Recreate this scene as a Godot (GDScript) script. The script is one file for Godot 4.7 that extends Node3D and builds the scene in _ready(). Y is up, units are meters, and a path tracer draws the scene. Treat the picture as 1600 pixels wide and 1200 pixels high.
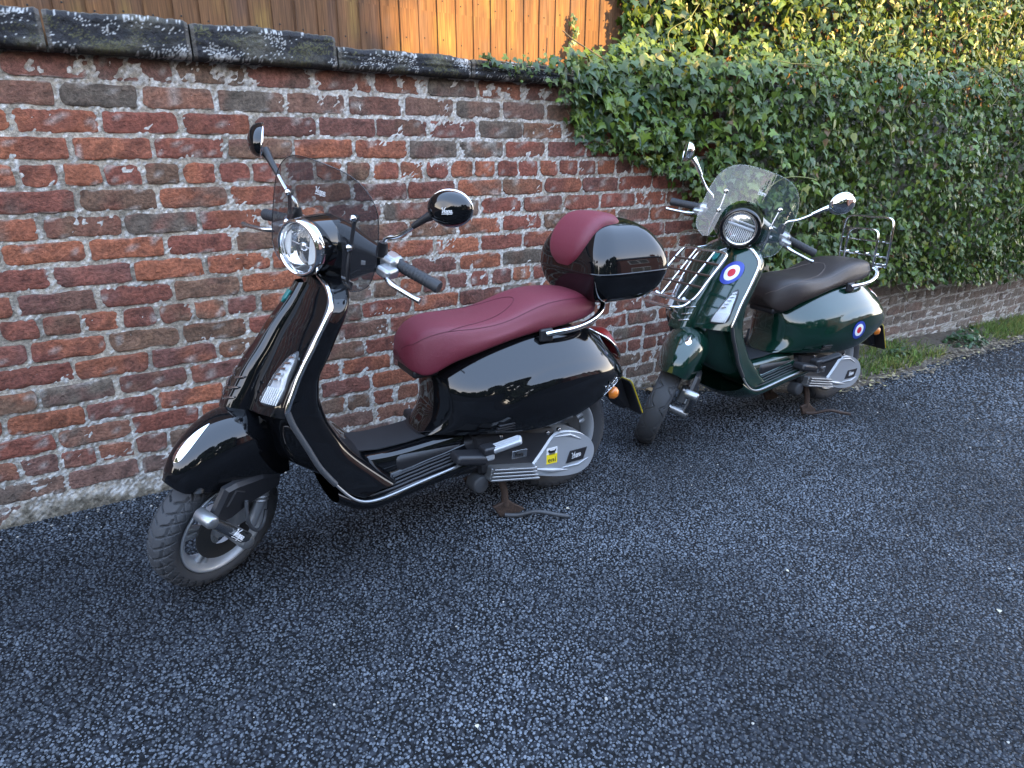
extends Node3D

# ---------------------------------------------------------------- mesh helpers
class MB:
	var v := PackedVector3Array()
	var n := PackedVector3Array()
	var uv := PackedVector2Array()
	var c := PackedColorArray()
	var ix := PackedInt32Array()
	var col := Color(1, 1, 1)

	func vert(p: Vector3, nn: Vector3, t := Vector2.ZERO) -> int:
		v.append(p)
		n.append(nn)
		uv.append(t)
		c.append(col)
		return v.size() - 1

	func face(a: int, b: int, d: int) -> void:
		# orders the corners so that the front side is the side of the normals
		var g := (v[b] - v[a]).cross(v[d] - v[a])
		if g.dot(n[a] + n[b] + n[d]) > 0.0:
			ix.append_array([a, d, b])
		else:
			ix.append_array([a, b, d])

	func grid(P: Array, cu := false, cv := false, inside = null, flip := false) -> void:
		var nu := P.size()
		var nv: int = P[0].size()
		var cen := Vector3.ZERO
		for row in P:
			for p in row:
				cen += p
		cen /= float(nu * nv)
		if inside != null:
			cen = inside
		var N := []
		var s := 0.0
		for i in nu:
			var r := PackedVector3Array()
			for j in nv:
				var i0 := (i - 1 + nu) % nu if cu else maxi(i - 1, 0)
				var i1 := (i + 1) % nu if cu else mini(i + 1, nu - 1)
				var j0 := (j - 1 + nv) % nv if cv else maxi(j - 1, 0)
				var j1 := (j + 1) % nv if cv else mini(j + 1, nv - 1)
				var du: Vector3 = P[i1][j] - P[i0][j]
				var dv: Vector3 = P[i][j1] - P[i][j0]
				var q := du.cross(dv)
				if q.length() < 1e-12:
					var ii := clampi(i, 1, nu - 2) if nu > 2 else i
					var jj := clampi(j, 1, nv - 2) if nv > 2 else j
					du = P[mini(ii + 1, nu - 1)][jj] - P[maxi(ii - 1, 0)][jj]
					dv = P[ii][mini(jj + 1, nv - 1)] - P[ii][maxi(jj - 1, 0)]
					q = du.cross(dv)
				q = q.normalized()
				r.append(q)
				s += q.dot(P[i][j] - cen)
			N.append(r)
		var k := -1.0 if s < 0.0 else 1.0
		if flip:
			k = -k
		var at := v.size()
		for i in nu:
			for j in nv:
				vert(P[i][j], N[i][j] * k, Vector2(float(i) / maxi(nu - 1, 1), float(j) / maxi(nv - 1, 1)))
		for i in (nu if cu else nu - 1):
			for j in (nv if cv else nv - 1):
				var a := at + i * nv + j
				var b := at + ((i + 1) % nu) * nv + j
				var d := at + ((i + 1) % nu) * nv + (j + 1) % nv
				var e := at + i * nv + (j + 1) % nv
				face(a, b, d)
				face(a, d, e)

	func shell(P: Array, t: float, cu := false, flip := false) -> void:
		# a sheet with thickness: outer side, inner side and the edge strips
		var nu := P.size()
		var nv: int = P[0].size()
		var at := v.size()
		grid(P, cu, false, null, flip)
		var Q := []
		for i in nu:
			var r := PackedVector3Array()
			for j in nv:
				r.append(P[i][j] - n[at + i * nv + j] * t)
			Q.append(r)
		var a2 := v.size()
		for i in nu:
			for j in nv:
				vert(Q[i][j], -n[at + i * nv + j])
		for i in (nu if cu else nu - 1):
			for j in nv - 1:
				var a := a2 + i * nv + j
				var b := a2 + ((i + 1) % nu) * nv + j
				face(a, b, b + 1)
				face(a, b + 1, a + 1)
		var ring := []
		for j in nv:
			ring.append([0, j])
		for i in range(1, nu):
			ring.append([i, nv - 1])
		for j in range(nv - 2, -1, -1):
			ring.append([nu - 1, j])
		for i in range(nu - 2, 0, -1):
			ring.append([i, 0])
		var mid := Vector3.ZERO
		for q in ring:
			mid += P[q[0]][q[1]]
		mid /= ring.size()
		for k in ring.size():
			var q0 = ring[k]
			var q1 = ring[(k + 1) % ring.size()]
			if cu and q0[1] != q1[1]:
				continue
			quad(P[q0[0]][q0[1]], P[q1[0]][q1[1]], Q[q1[0]][q1[1]], Q[q0[0]][q0[1]], mid)

	func quad(a: Vector3, b: Vector3, d: Vector3, e: Vector3, away_from = null, nn := Vector3.ZERO) -> void:
		var q := nn
		if q == Vector3.ZERO:
			q = (d - a).cross(e - b).normalized()
			if away_from != null and q.dot((a + b + d + e) / 4.0 - away_from) < 0.0:
				q = -q
		var i := vert(a, q, Vector2(0, 0))
		vert(b, q, Vector2(1, 0))
		vert(d, q, Vector2(1, 1))
		vert(e, q, Vector2(0, 1))
		face(i, i + 1, i + 2)
		face(i, i + 2, i + 3)

	func fan(P: Array, nn: Vector3) -> void:
		var m := Vector3.ZERO
		for p in P:
			m += p
		var c0 := vert(m / P.size(), nn, Vector2(0.5, 0.5))
		var at := v.size()
		for p in P:
			vert(p, nn)
		for i in P.size():
			face(c0, at + i, at + (i + 1) % P.size())

	func tube(path: Array, r, seg := 10, caps := true) -> void:
		# r: a number or one radius for each point of the path
		var rows := []
		var m := path.size()
		var t0: Vector3 = (path[1] - path[0]).normalized()
		var side := t0.cross(Vector3.UP if absf(t0.y) < 0.9 else Vector3.RIGHT).normalized()
		for i in m:
			var t: Vector3 = (path[mini(i + 1, m - 1)] - path[maxi(i - 1, 0)]).normalized()
			side = (side - t * side.dot(t)).normalized()
			var up := t.cross(side)
			var rr: float = r[i] if r is Array or r is PackedFloat32Array else r
			var row := PackedVector3Array()
			for k in seg:
				var a := TAU * k / seg
				row.append(path[i] + (side * cos(a) + up * sin(a)) * rr)
			rows.append(row)
		var at := v.size()
		for i in m:
			for k in seg:
				var q: Vector3 = (rows[i][k] - path[i]).normalized()
				vert(rows[i][k], q, Vector2(float(k) / seg, float(i) / m))
		for i in m - 1:
			for k in seg:
				var a := at + i * seg + k
				var b := at + i * seg + (k + 1) % seg
				face(a, b, b + seg)
				face(a, b + seg, a + seg)
		if caps:
			fan(Array(rows[0]), -t0)
			fan(Array(rows[m - 1]), (path[m - 1] - path[m - 2]).normalized())

	func lathe(prof: Array, o: Vector3, ax: Vector3, seg := 40, smooth := true, a0 := 0.0, a1 := TAU) -> void:
		# prof: (radius, along axis)
		ax = ax.normalized()
		var sx := ax.cross(Vector3.UP if absf(ax.y) < 0.9 else Vector3.RIGHT).normalized()
		var sy := ax.cross(sx)
		var full := is_equal_approx(a1 - a0, TAU)
		for k in (1 if smooth else prof.size() - 1):
			var pr := prof if smooth else [prof[k], prof[k + 1]]
			var at := v.size()
			var mm: int = pr.size()
			for i in mm:
				var d: Vector2 = pr[mini(i + 1, mm - 1)] - pr[maxi(i - 1, 0)]
				var nr := Vector2(d.y, -d.x).normalized()
				for s in seg + 1:
					var a := a0 + (a1 - a0) * s / seg
					var e := sx * cos(a) + sy * sin(a)
					vert(o + e * pr[i].x + ax * pr[i].y, e * nr.x + ax * nr.y, Vector2(float(s) / seg, float(i) / mm))
			for i in mm - 1:
				for s in seg:
					var a := at + i * (seg + 1) + s
					face(a, a + 1, a + seg + 2)
					face(a, a + seg + 2, a + seg + 1)

	func rbox(o: Vector3, size: Vector3, r: float, B := Basis(), taper := 1.0) -> void:
		# a box with rounded edges; taper narrows x and z towards +y
		var h := size / 2.0
		r = minf(r, minf(h.x, minf(h.y, h.z)) * 0.98)
		for f in 6:
			var ax := f / 2
			var sg := 1.0 if f % 2 == 0 else -1.0
			var u := (ax + 1) % 3
			var w := (ax + 2) % 3
			var at := v.size()
			var tu := [-h[u], -h[u] + r * 0.4, -h[u] + r, h[u] - r, h[u] - r * 0.4, h[u]]
			var tw := [-h[w], -h[w] + r * 0.4, -h[w] + r, h[w] - r, h[w] - r * 0.4, h[w]]
			for a in tu:
				for b in tw:
					var p := Vector3.ZERO
					p[ax] = h[ax] * sg
					p[u] = a
					p[w] = b
					var q := p.clamp(-(h - Vector3(r, r, r)), h - Vector3(r, r, r))
					var nn := (p - q).normalized()
					p = q + nn * r
					var k := lerpf(1.0, taper, (p.y + h.y) / size.y)
					vert(o + B * Vector3(p.x * k, p.y, p.z * k), B * nn, Vector2(a / size[u] + 0.5, b / size[w] + 0.5))
			for i in 5:
				for j in 5:
					var a := at + i * 6 + j
					face(a, a + 6, a + 7)
					face(a, a + 7, a + 1)

	func slab(poly: Array, T: Transform3D, thick: float, bev := 0.003) -> void:
		# a plate cut to a 2D outline (T.basis.x, T.basis.y), thick along T.basis.z, with a chamfered front
		var pk := PackedVector2Array(poly)
		if Geometry2D.is_polygon_clockwise(pk):
			pk.reverse()
		var m := pk.size()
		var inn := PackedVector2Array()
		for i in m:
			var d0 := (pk[i] - pk[(i - 1 + m) % m]).normalized()
			var d1 := (pk[(i + 1) % m] - pk[i]).normalized()
			var b := (Vector2(-d0.y, d0.x) + Vector2(-d1.y, d1.x)).normalized()
			inn.append(pk[i] + b * bev)
		var z := T.basis.z.normalized()
		var tri := Geometry2D.triangulate_polygon(inn)
		if tri.is_empty():
			tri = Geometry2D.triangulate_polygon(pk)
			inn = pk
		for side in 2:
			var at := v.size()
			for p in (inn if side == 0 else pk):
				vert(T * Vector3(p.x, p.y, thick if side == 0 else 0.0), z if side == 0 else -z, p * 4.0)
			for k in range(0, tri.size(), 3):
				face(at + tri[k], at + tri[k + 1], at + tri[k + 2])
		for i in m:
			var j := (i + 1) % m
			var d := (pk[j] - pk[i]).normalized()
			var o := (T.basis * Vector3(d.y, -d.x, 0)).normalized()
			quad(T * Vector3(pk[i].x, pk[i].y, 0), T * Vector3(pk[j].x, pk[j].y, 0), T * Vector3(pk[j].x, pk[j].y, thick - bev), T * Vector3(pk[i].x, pk[i].y, thick - bev), null, o)
			quad(T * Vector3(pk[i].x, pk[i].y, thick - bev), T * Vector3(pk[j].x, pk[j].y, thick - bev), T * Vector3(inn[j].x, inn[j].y, thick), T * Vector3(inn[i].x, inn[i].y, thick), null, (o + z).normalized())

	func mesh(m: Material) -> ArrayMesh:
		var arr := []
		arr.resize(Mesh.ARRAY_MAX)
		arr[Mesh.ARRAY_VERTEX] = v
		arr[Mesh.ARRAY_NORMAL] = n
		arr[Mesh.ARRAY_TEX_UV] = uv
		arr[Mesh.ARRAY_COLOR] = c
		arr[Mesh.ARRAY_INDEX] = ix
		var am := ArrayMesh.new()
		am.add_surface_from_arrays(Mesh.PRIMITIVE_TRIANGLES, arr)
		am.surface_set_material(0, m)
		return am


func put(called: String, b: MB, m: Material, parent: Node = self, T = null) -> MeshInstance3D:
	return put_mesh(called, b.mesh(m), parent, T)


func put_mesh(called: String, me: Mesh, parent: Node = self, T = null) -> MeshInstance3D:
	var o := MeshInstance3D.new()
	o.name = numbered(called, parent)
	o.mesh = me
	if T != null:
		o.transform = T
	parent.add_child(o, true)
	return o


func numbered(called: String, parent: Node) -> String:
	var key := str(parent.get_instance_id()) + called
	var k: int = taken.get(key, 0)
	taken[key] = k + 1
	return called if k == 0 else "%s_%03d" % [called, k]


func tag(o: Node, label: String, category := "", group := "", kind := "") -> void:
	if label:
		o.set_meta("label", label)
	if category:
		o.set_meta("category", category)
	if group:
		o.set_meta("group", group)
	if kind:
		o.set_meta("kind", kind)


# natural cubic spline through points; samples stay aligned with the control points
func spl(pts: Array, m: int) -> Array:
	var k := pts.size()
	if k == 2:
		var two := []
		for i in m:
			two.append(pts[0].lerp(pts[1], float(i) / (m - 1)))
		return two
	var h := []
	for i in k - 1:
		h.append(maxf(sqrt((pts[i + 1] - pts[i]).length()), 1e-4))
	# second derivatives
	var cp := []
	var dp := []
	cp.resize(k)
	dp.resize(k)
	cp[0] = 0.0
	dp[0] = Vector3.ZERO
	for i in range(1, k - 1):
		var a: float = h[i - 1]
		var b: float = 2.0 * (h[i - 1] + h[i])
		var r: Vector3 = 6.0 * ((pts[i + 1] - pts[i]) / h[i] - (pts[i] - pts[i - 1]) / h[i - 1])
		var den: float = b - a * cp[i - 1]
		cp[i] = h[i] / den
		dp[i] = (r - dp[i - 1] * a) / den
	var M := []
	M.resize(k)
	M[k - 1] = Vector3.ZERO
	for i in range(k - 2, -1, -1):
		M[i] = dp[i] - M[i + 1] * cp[i] if i > 0 else Vector3.ZERO
	var out := []
	for s in m:
		var t := float(s) / (m - 1) * (k - 1)
		var i := mini(int(t), k - 2)
		var f := t - i
		var hh: float = h[i]
		var A := 1.0 - f
		out.append(pts[i] * A + pts[i + 1] * f + (M[i] * (A * A * A - A) + M[i + 1] * (f * f * f - f)) * hh * hh / 6.0)
	return out


func loft(ctrl: Array, nu: int, nv: int) -> Array:
	var rows := []
	for r in ctrl:
		rows.append(spl(r, nv))
	var cols := []
	for j in nv:
		var q := []
		for r in rows:
			q.append(r[j])
		cols.append(spl(q, nu))
	var out := []
	for i in nu:
		var r := []
		for j in nv:
			r.append(cols[j][i])
		out.append(r)
	return out


# a half section (z >= 0, first point on z = 0) made whole: from -z round to +z
func whole(half: Array) -> Array:
	var out := []
	for i in range(half.size() - 1, 0, -1):
		out.append(Vector3(half[i].x, half[i].y, -half[i].z))
	for p in half:
		out.append(p)
	return out


func V(x: float, y: float, z: float) -> Vector3:
	return Vector3(x, y, z)


func lut(xs: Array, ys: Array, x: float) -> float:
	if x <= xs[0]:
		return ys[0]
	for i in xs.size() - 1:
		if x <= xs[i + 1]:
			return lerpf(ys[i], ys[i + 1], smoothstep(0.0, 1.0, (x - xs[i]) / (xs[i + 1] - xs[i])) * 0.35 + 0.65 * (x - xs[i]) / (xs[i + 1] - xs[i]))
	return ys[ys.size() - 1]


# ---------------------------------------------------------------- materials
var taken := {}
var M := {}
var rng := RandomNumberGenerator.new()
var n1 := FastNoiseLite.new()
var n2 := FastNoiseLite.new()


func mat(called: String, albedo: Color, rough: float, metal := 0.0, extra := {}) -> StandardMaterial3D:
	var m := StandardMaterial3D.new()
	m.resource_name = called
	m.albedo_color = albedo.linear_to_srgb()
	m.roughness = rough
	m.metallic = metal
	for k in extra:
		m.set(k, extra[k])
	M[called] = m
	return m


func noise_img(size: int, freq: float, seed_: int, type := FastNoiseLite.TYPE_SIMPLEX_SMOOTH, oct := 4) -> Image:
	var f := FastNoiseLite.new()
	f.noise_type = type
	f.seed = seed_
	f.frequency = freq
	f.fractal_octaves = oct
	if type == FastNoiseLite.TYPE_CELLULAR:
		f.fractal_type = FastNoiseLite.FRACTAL_NONE
		f.cellular_return_type = FastNoiseLite.RETURN_DISTANCE2_SUB
		f.cellular_jitter = 0.9
	return f.get_seamless_image(size, size, false, false, 0.12, true)


func tex(img: Image) -> ImageTexture:
	return ImageTexture.create_from_image(img)


# grey pictures mixed through a function of up to three of them
func blend(a: Image, b: Image, d: Image, f: Callable) -> Image:
	var w := a.get_width()
	var da := a.get_data()
	var db := b.get_data()
	var dd := d.get_data()
	var out := PackedByteArray()
	out.resize(w * w * 3)
	for i in w * w:
		var q: Color = f.call(da[i] / 255.0, db[i] / 255.0, dd[i] / 255.0)
		out[i * 3] = int(clampf(q.r, 0, 1) * 255)
		out[i * 3 + 1] = int(clampf(q.g, 0, 1) * 255)
		out[i * 3 + 2] = int(clampf(q.b, 0, 1) * 255)
	return Image.create_from_data(w, w, false, Image.FORMAT_RGB8, out)


func triplanar(m: StandardMaterial3D, per_metre: float, world := true) -> void:
	m.uv1_triplanar = true
	m.uv1_world_triplanar = world
	m.uv1_scale = Vector3.ONE * per_metre


func make_materials() -> void:
	var fine := noise_img(512, 0.035, 3)
	var mid := noise_img(512, 0.012, 5)
	var cell := noise_img(512, 0.05, 9, FastNoiseLite.TYPE_CELLULAR, 1)
	var grit := noise_img(512, 0.12, 15, FastNoiseLite.TYPE_SIMPLEX_SMOOTH, 3)
	var grain := tex(blend(fine, mid, grit, func(a, b, d):
		var k: float = 0.62 + 0.34 * a + 0.22 * (b - 0.5) + 0.25 * (d - 0.5)
		if d > 0.86 and b > 0.45:
			return Color(1.0, 0.98, 0.95)
		if d < 0.17:
			k *= 0.62
		return Color(k, k, k)))
	var rough_bump := tex(blend(fine, mid, grit, func(a, b, d):
		var k: float = 0.5 * a + 0.2 * b + 0.3 * d
		return Color(k, k, k)))
	var b := mat("brick_clay", Color(1, 1, 1), 0.9, 0.0, {"vertex_color_use_as_albedo": true, "albedo_texture": grain, "heightmap_enabled": true, "heightmap_texture": rough_bump, "heightmap_scale": 0.55})
	triplanar(b, 3.4)
	var mo := mat("lime_mortar", Color(1, 1, 1), 0.95, 0.0, {"vertex_color_use_as_albedo": true, "albedo_texture": grain, "heightmap_enabled": true, "heightmap_texture": rough_bump, "heightmap_scale": 0.5})
	triplanar(mo, 4.1)
	var st := mat("dark_stone", Color(1, 1, 1), 0.92, 0.0, {"vertex_color_use_as_albedo": true, "albedo_texture": grain, "heightmap_enabled": true, "heightmap_texture": rough_bump, "heightmap_scale": 0.6})
	triplanar(st, 3.0)
	# wood: fine lines along the board
	var wl := noise_img(512, 0.03, 21)
	wl.resize(512, 24, Image.INTERPOLATE_BILINEAR)
	wl.resize(512, 512, Image.INTERPOLATE_CUBIC)
	var wood := tex(blend(wl, mid, fine, func(a, bb, d):
		var k: float = 0.66 + 0.34 * a + 0.2 * (bb - 0.5) + 0.12 * (d - 0.5)
		return Color(k, k * (0.97 + 0.05 * a), k * (0.94 + 0.1 * a))))
	mat("fence_wood", Color(1, 1, 1), 0.85, 0.0, {"vertex_color_use_as_albedo": true, "albedo_texture": wood})
	# asphalt sheet
	var ac := noise_img(1024, 0.055, 31, FastNoiseLite.TYPE_CELLULAR, 1)
	var am := noise_img(1024, 0.006, 33)
	var ag := noise_img(1024, 0.2, 35, FastNoiseLite.TYPE_SIMPLEX_SMOOTH, 2)
	var asp := tex(blend(ac, am, ag, func(a, bb, d):
		var k: float = (0.14 + 0.2 * smoothstep(0.05, 0.45, a)) * (0.75 + 0.5 * bb) + 0.12 * (d - 0.5)
		return Color(k, k * 1.02, k * 1.06)))
	var a2 := mat("asphalt", Color(0.20, 0.215, 0.245), 0.75, 0.0, {"albedo_texture": asp, "metallic_specular": 0.3, "heightmap_enabled": true, "heightmap_texture": tex(ac), "heightmap_scale": 0.7})
	triplanar(a2, 0.75)
	mat("asphalt_stone", Color(1, 1, 1), 0.5, 0.0, {"metallic_specular": 0.36, "vertex_color_use_as_albedo": true})
	var so := mat("soil", Color(0.085, 0.066, 0.048), 0.95, 0.0, {"heightmap_enabled": true, "heightmap_texture": rough_bump, "heightmap_scale": 1.2})
	triplanar(so, 2.0)
	# vehicle materials
	mat("black_paint", Color(0.004, 0.0042, 0.005), 0.03, 0.0, {"metallic_specular": 0.55})
	mat("green_paint", Color(0.0036, 0.024, 0.0155), 0.16, 0.12, {"clearcoat_enabled": true, "clearcoat": 0.8, "clearcoat_roughness": 0.02})
	mat("chrome", Color(0.78, 0.79, 0.8), 0.05, 1.0)
	mat("dull_chrome", Color(0.5, 0.5, 0.5), 0.25, 1.0)
	var si := mat("silver_paint", Color(0.42, 0.44, 0.46), 0.42, 0.5)
	si.clearcoat_enabled = true
	si.clearcoat = 0.3
	mat("dark_steel", Color(0.09, 0.088, 0.085), 0.42, 0.6)
	mat("satin_alloy", Color(0.36, 0.37, 0.38), 0.35, 0.8)
	mat("black_plastic", Color(0.014, 0.014, 0.016), 0.45)
	mat("grey_plastic", Color(0.05, 0.052, 0.056), 0.5)
	mat("mat_rubber", Color(0.022, 0.023, 0.026), 0.6)
	var ty := mat("tyre_rubber", Color(0.040, 0.041, 0.044), 0.72, 0.0, {"heightmap_enabled": true, "heightmap_texture": rough_bump, "heightmap_scale": 0.06})
	triplanar(ty, 12.0, false)
	var leather := noise_img(512, 0.09, 41, FastNoiseLite.TYPE_CELLULAR, 1)
	for a in [["burgundy_leather", Color(0.142, 0.016, 0.030), 0.5], ["brown_leather", Color(0.022, 0.014, 0.012), 0.4]]:
		var le := mat(a[0], a[1], a[2], 0.0, {"heightmap_enabled": true, "heightmap_texture": tex(leather), "heightmap_scale": 0.1, "rim_enabled": true, "rim": 0.25, "rim_tint": 0.6})
		triplanar(le, 9.0, false)
	mat("burgundy_thread", Color(0.06, 0.006, 0.014), 0.7)
	mat("pale_thread", Color(0.16, 0.12, 0.1), 0.7)
	mat("smoked_screen", Color(0.022, 0.022, 0.025, 0.61), 0.02, 0.0, {"transparency": BaseMaterial3D.TRANSPARENCY_ALPHA})
	mat("clear_screen", Color(0.5, 0.6, 0.7, 0.05), 0.02, 0.0, {"transparency": BaseMaterial3D.TRANSPARENCY_ALPHA})
	mat("lens_glass", Color(0.85, 0.88, 0.9, 0.06), 0.03, 0.0, {"transparency": BaseMaterial3D.TRANSPARENCY_ALPHA})
	mat("red_lens", Color(0.32, 0.008, 0.012), 0.08, 0.0, {"clearcoat_enabled": true, "clearcoat": 1.0})
	mat("amber_lens", Color(0.75, 0.2, 0.01), 0.12, 0.0, {"clearcoat_enabled": true, "clearcoat": 1.0})
	mat("white_print", Color(0.75, 0.75, 0.75), 0.4)
	mat("yellow_print", Color(0.8, 0.62, 0.02), 0.4)
	mat("blue_print", Color(0.02, 0.045, 0.3), 0.3)
	mat("red_print", Color(0.55, 0.012, 0.03), 0.3)
	mat("teal_enamel", Color(0.02, 0.16, 0.15), 0.2)
	var ru := mat("rusty_steel", Color(0.09, 0.055, 0.04), 0.7, 0.3, {"albedo_texture": grain})
	triplanar(ru, 6.0, false)
	mat("worn_wood_bar", Color(0.06, 0.035, 0.025), 0.4)
	# plants
	mat("ivy_leaf", Color(1, 1, 1), 0.36, 0.0, {"metallic_specular": 0.42, "vertex_color_use_as_albedo": true, "backlight_enabled": true, "backlight": Color(0.28, 0.3, 0.12)})
	mat("grass_blade", Color(1, 1, 1), 0.6, 0.0, {"vertex_color_use_as_albedo": true, "backlight_enabled": true, "backlight": Color(0.3, 0.3, 0.15)})
	mat("woody_stem", Color(0.13, 0.1, 0.06), 0.85)
	mat("green_stem", Color(0.16, 0.17, 0.05), 0.6)
	mat("tree_leaf", Color(0.035, 0.055, 0.02), 0.6)
	mat("bark", Color(0.07, 0.055, 0.04), 0.95)
	mat("dry_leaf", Color(0.3, 0.2, 0.1), 0.8)
	mat("house_brick", Color(0.22, 0.1, 0.07), 0.9)
	mat("roof_slate", Color(0.06, 0.06, 0.065), 0.7)
	mat("window_glass", Color(0.03, 0.035, 0.04), 0.05)
	mat("white_frame", Color(0.7, 0.7, 0.68), 0.5)

# ---------------------------------------------------------------- scooters (x runs from nose to tail, z to its left side, y up; the front wheel stands at the origin)
const BOXE := 0.40
const WX := -0.016          # front axle before steering
const XS := [0.575, 0.59, 0.61, 0.64, 0.70, 0.78, 0.90, 1.00, 1.08, 1.18, 1.26, 1.31, 1.335]


func spline(pts: Array, m: int) -> Array:
	return spl(pts, m)


# the script lettering, as pen strokes in units of the letter height
func script_word(b: MB, o: Vector3, right: Vector3, up: Vector3, size: float, r: float, on: Callable) -> void:
	var strokes := [
		[Vector2(-0.1, 0.85), Vector2(0.02, 1.0), Vector2(0.12, 0.85), Vector2(0.2, 0.02)],
		[Vector2(0.2, 0.02), Vector2(0.5, 0.7), Vector2(0.72, 1.12)],
		[Vector2(0.5, 0.22), Vector2(0.78, 0.4), Vector2(0.74, 0.56), Vector2(0.58, 0.45), Vector2(0.6, 0.12), Vector2(0.8, 0.08), Vector2(1.0, 0.3)],
		[Vector2(1.0, 0.3), Vector2(1.12, 0.58), Vector2(1.22, 0.3), Vector2(1.14, 0.05), Vector2(1.0, 0.08)],
		[Vector2(1.2, 0.15), Vector2(1.42, 0.55), Vector2(1.38, 0.1), Vector2(1.32, -0.35)],
		[Vector2(1.4, 0.35), Vector2(1.58, 0.58), Vector2(1.68, 0.36), Vector2(1.58, 0.08), Vector2(1.42, 0.1)],
		[Vector2(1.66, 0.12), Vector2(1.86, 0.42)],
		[Vector2(2.1, 0.52), Vector2(1.94, 0.56), Vector2(1.84, 0.3), Vector2(1.9, 0.06), Vector2(2.04, 0.2), Vector2(2.14, 0.54), Vector2(2.14, 0.1), Vector2(2.34, 0.16)],
		[Vector2(0.1, -0.22), Vector2(0.8, -0.14), Vector2(2.0, -0.14), Vector2(2.3, -0.08)]]
	for s in strokes:
		var path := []
		for q in s:
			path.append(on.call(o + right * (q.x + q.y * 0.22) * size + up * q.y * size))
		b.tube(spl(path, path.size() * 3), r, 5)


func shield_x(y: float, z: float) -> float:
	var ys := [0.56, 0.60, 0.66, 0.74, 0.80, 0.86, 0.895, 0.92]
	var xc := lut(ys, [0.098, 0.116, 0.150, 0.203, 0.246, 0.290, 0.312, 0.322], y)
	var xe := lut(ys, [0.180, 0.188, 0.216, 0.262, 0.300, 0.338, 0.342, 0.335], y)
	return xc + (xe - xc) * pow(clampf(absf(z) / shield_w(y), 0.0, 1.0), 2.3)


func shield_w(y: float) -> float:
	return lut([0.56, 0.60, 0.66, 0.74, 0.80, 0.845, 0.88, 0.905, 0.92], [0.204, 0.205, 0.204, 0.201, 0.195, 0.181, 0.148, 0.102, 0.062], y)


# where the body's left side lies above a point of its side view
func side_z(G: Array, x: float, y: float) -> float:
	var sum := 0.0
	var z := 0.0
	for i in G.size():
		for j in range(G[0].size() / 2, G[0].size()):
			var p: Vector3 = G[i][j]
			var d := (p.x - x) * (p.x - x) + (p.y - y) * (p.y - y)
			if d > 0.0016 or p.z < 0.02:
				continue
			var w := exp(-d / 0.00018)
			var a: Vector3 = G[mini(i + 1, G.size() - 1)][j] - G[maxi(i - 1, 0)][j]
			var c: Vector3 = G[i][mini(j + 1, G[0].size() - 1)] - G[i][maxi(j - 1, 0)]
			var nn := a.cross(c).normalized()
			if absf(nn.z) < 0.25:
				continue
			z += w * (p.z - (nn.x * (x - p.x) + nn.y * (y - p.y)) / nn.z)
			sum += w
	return z / sum if sum > 0.0 else 0.2


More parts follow.
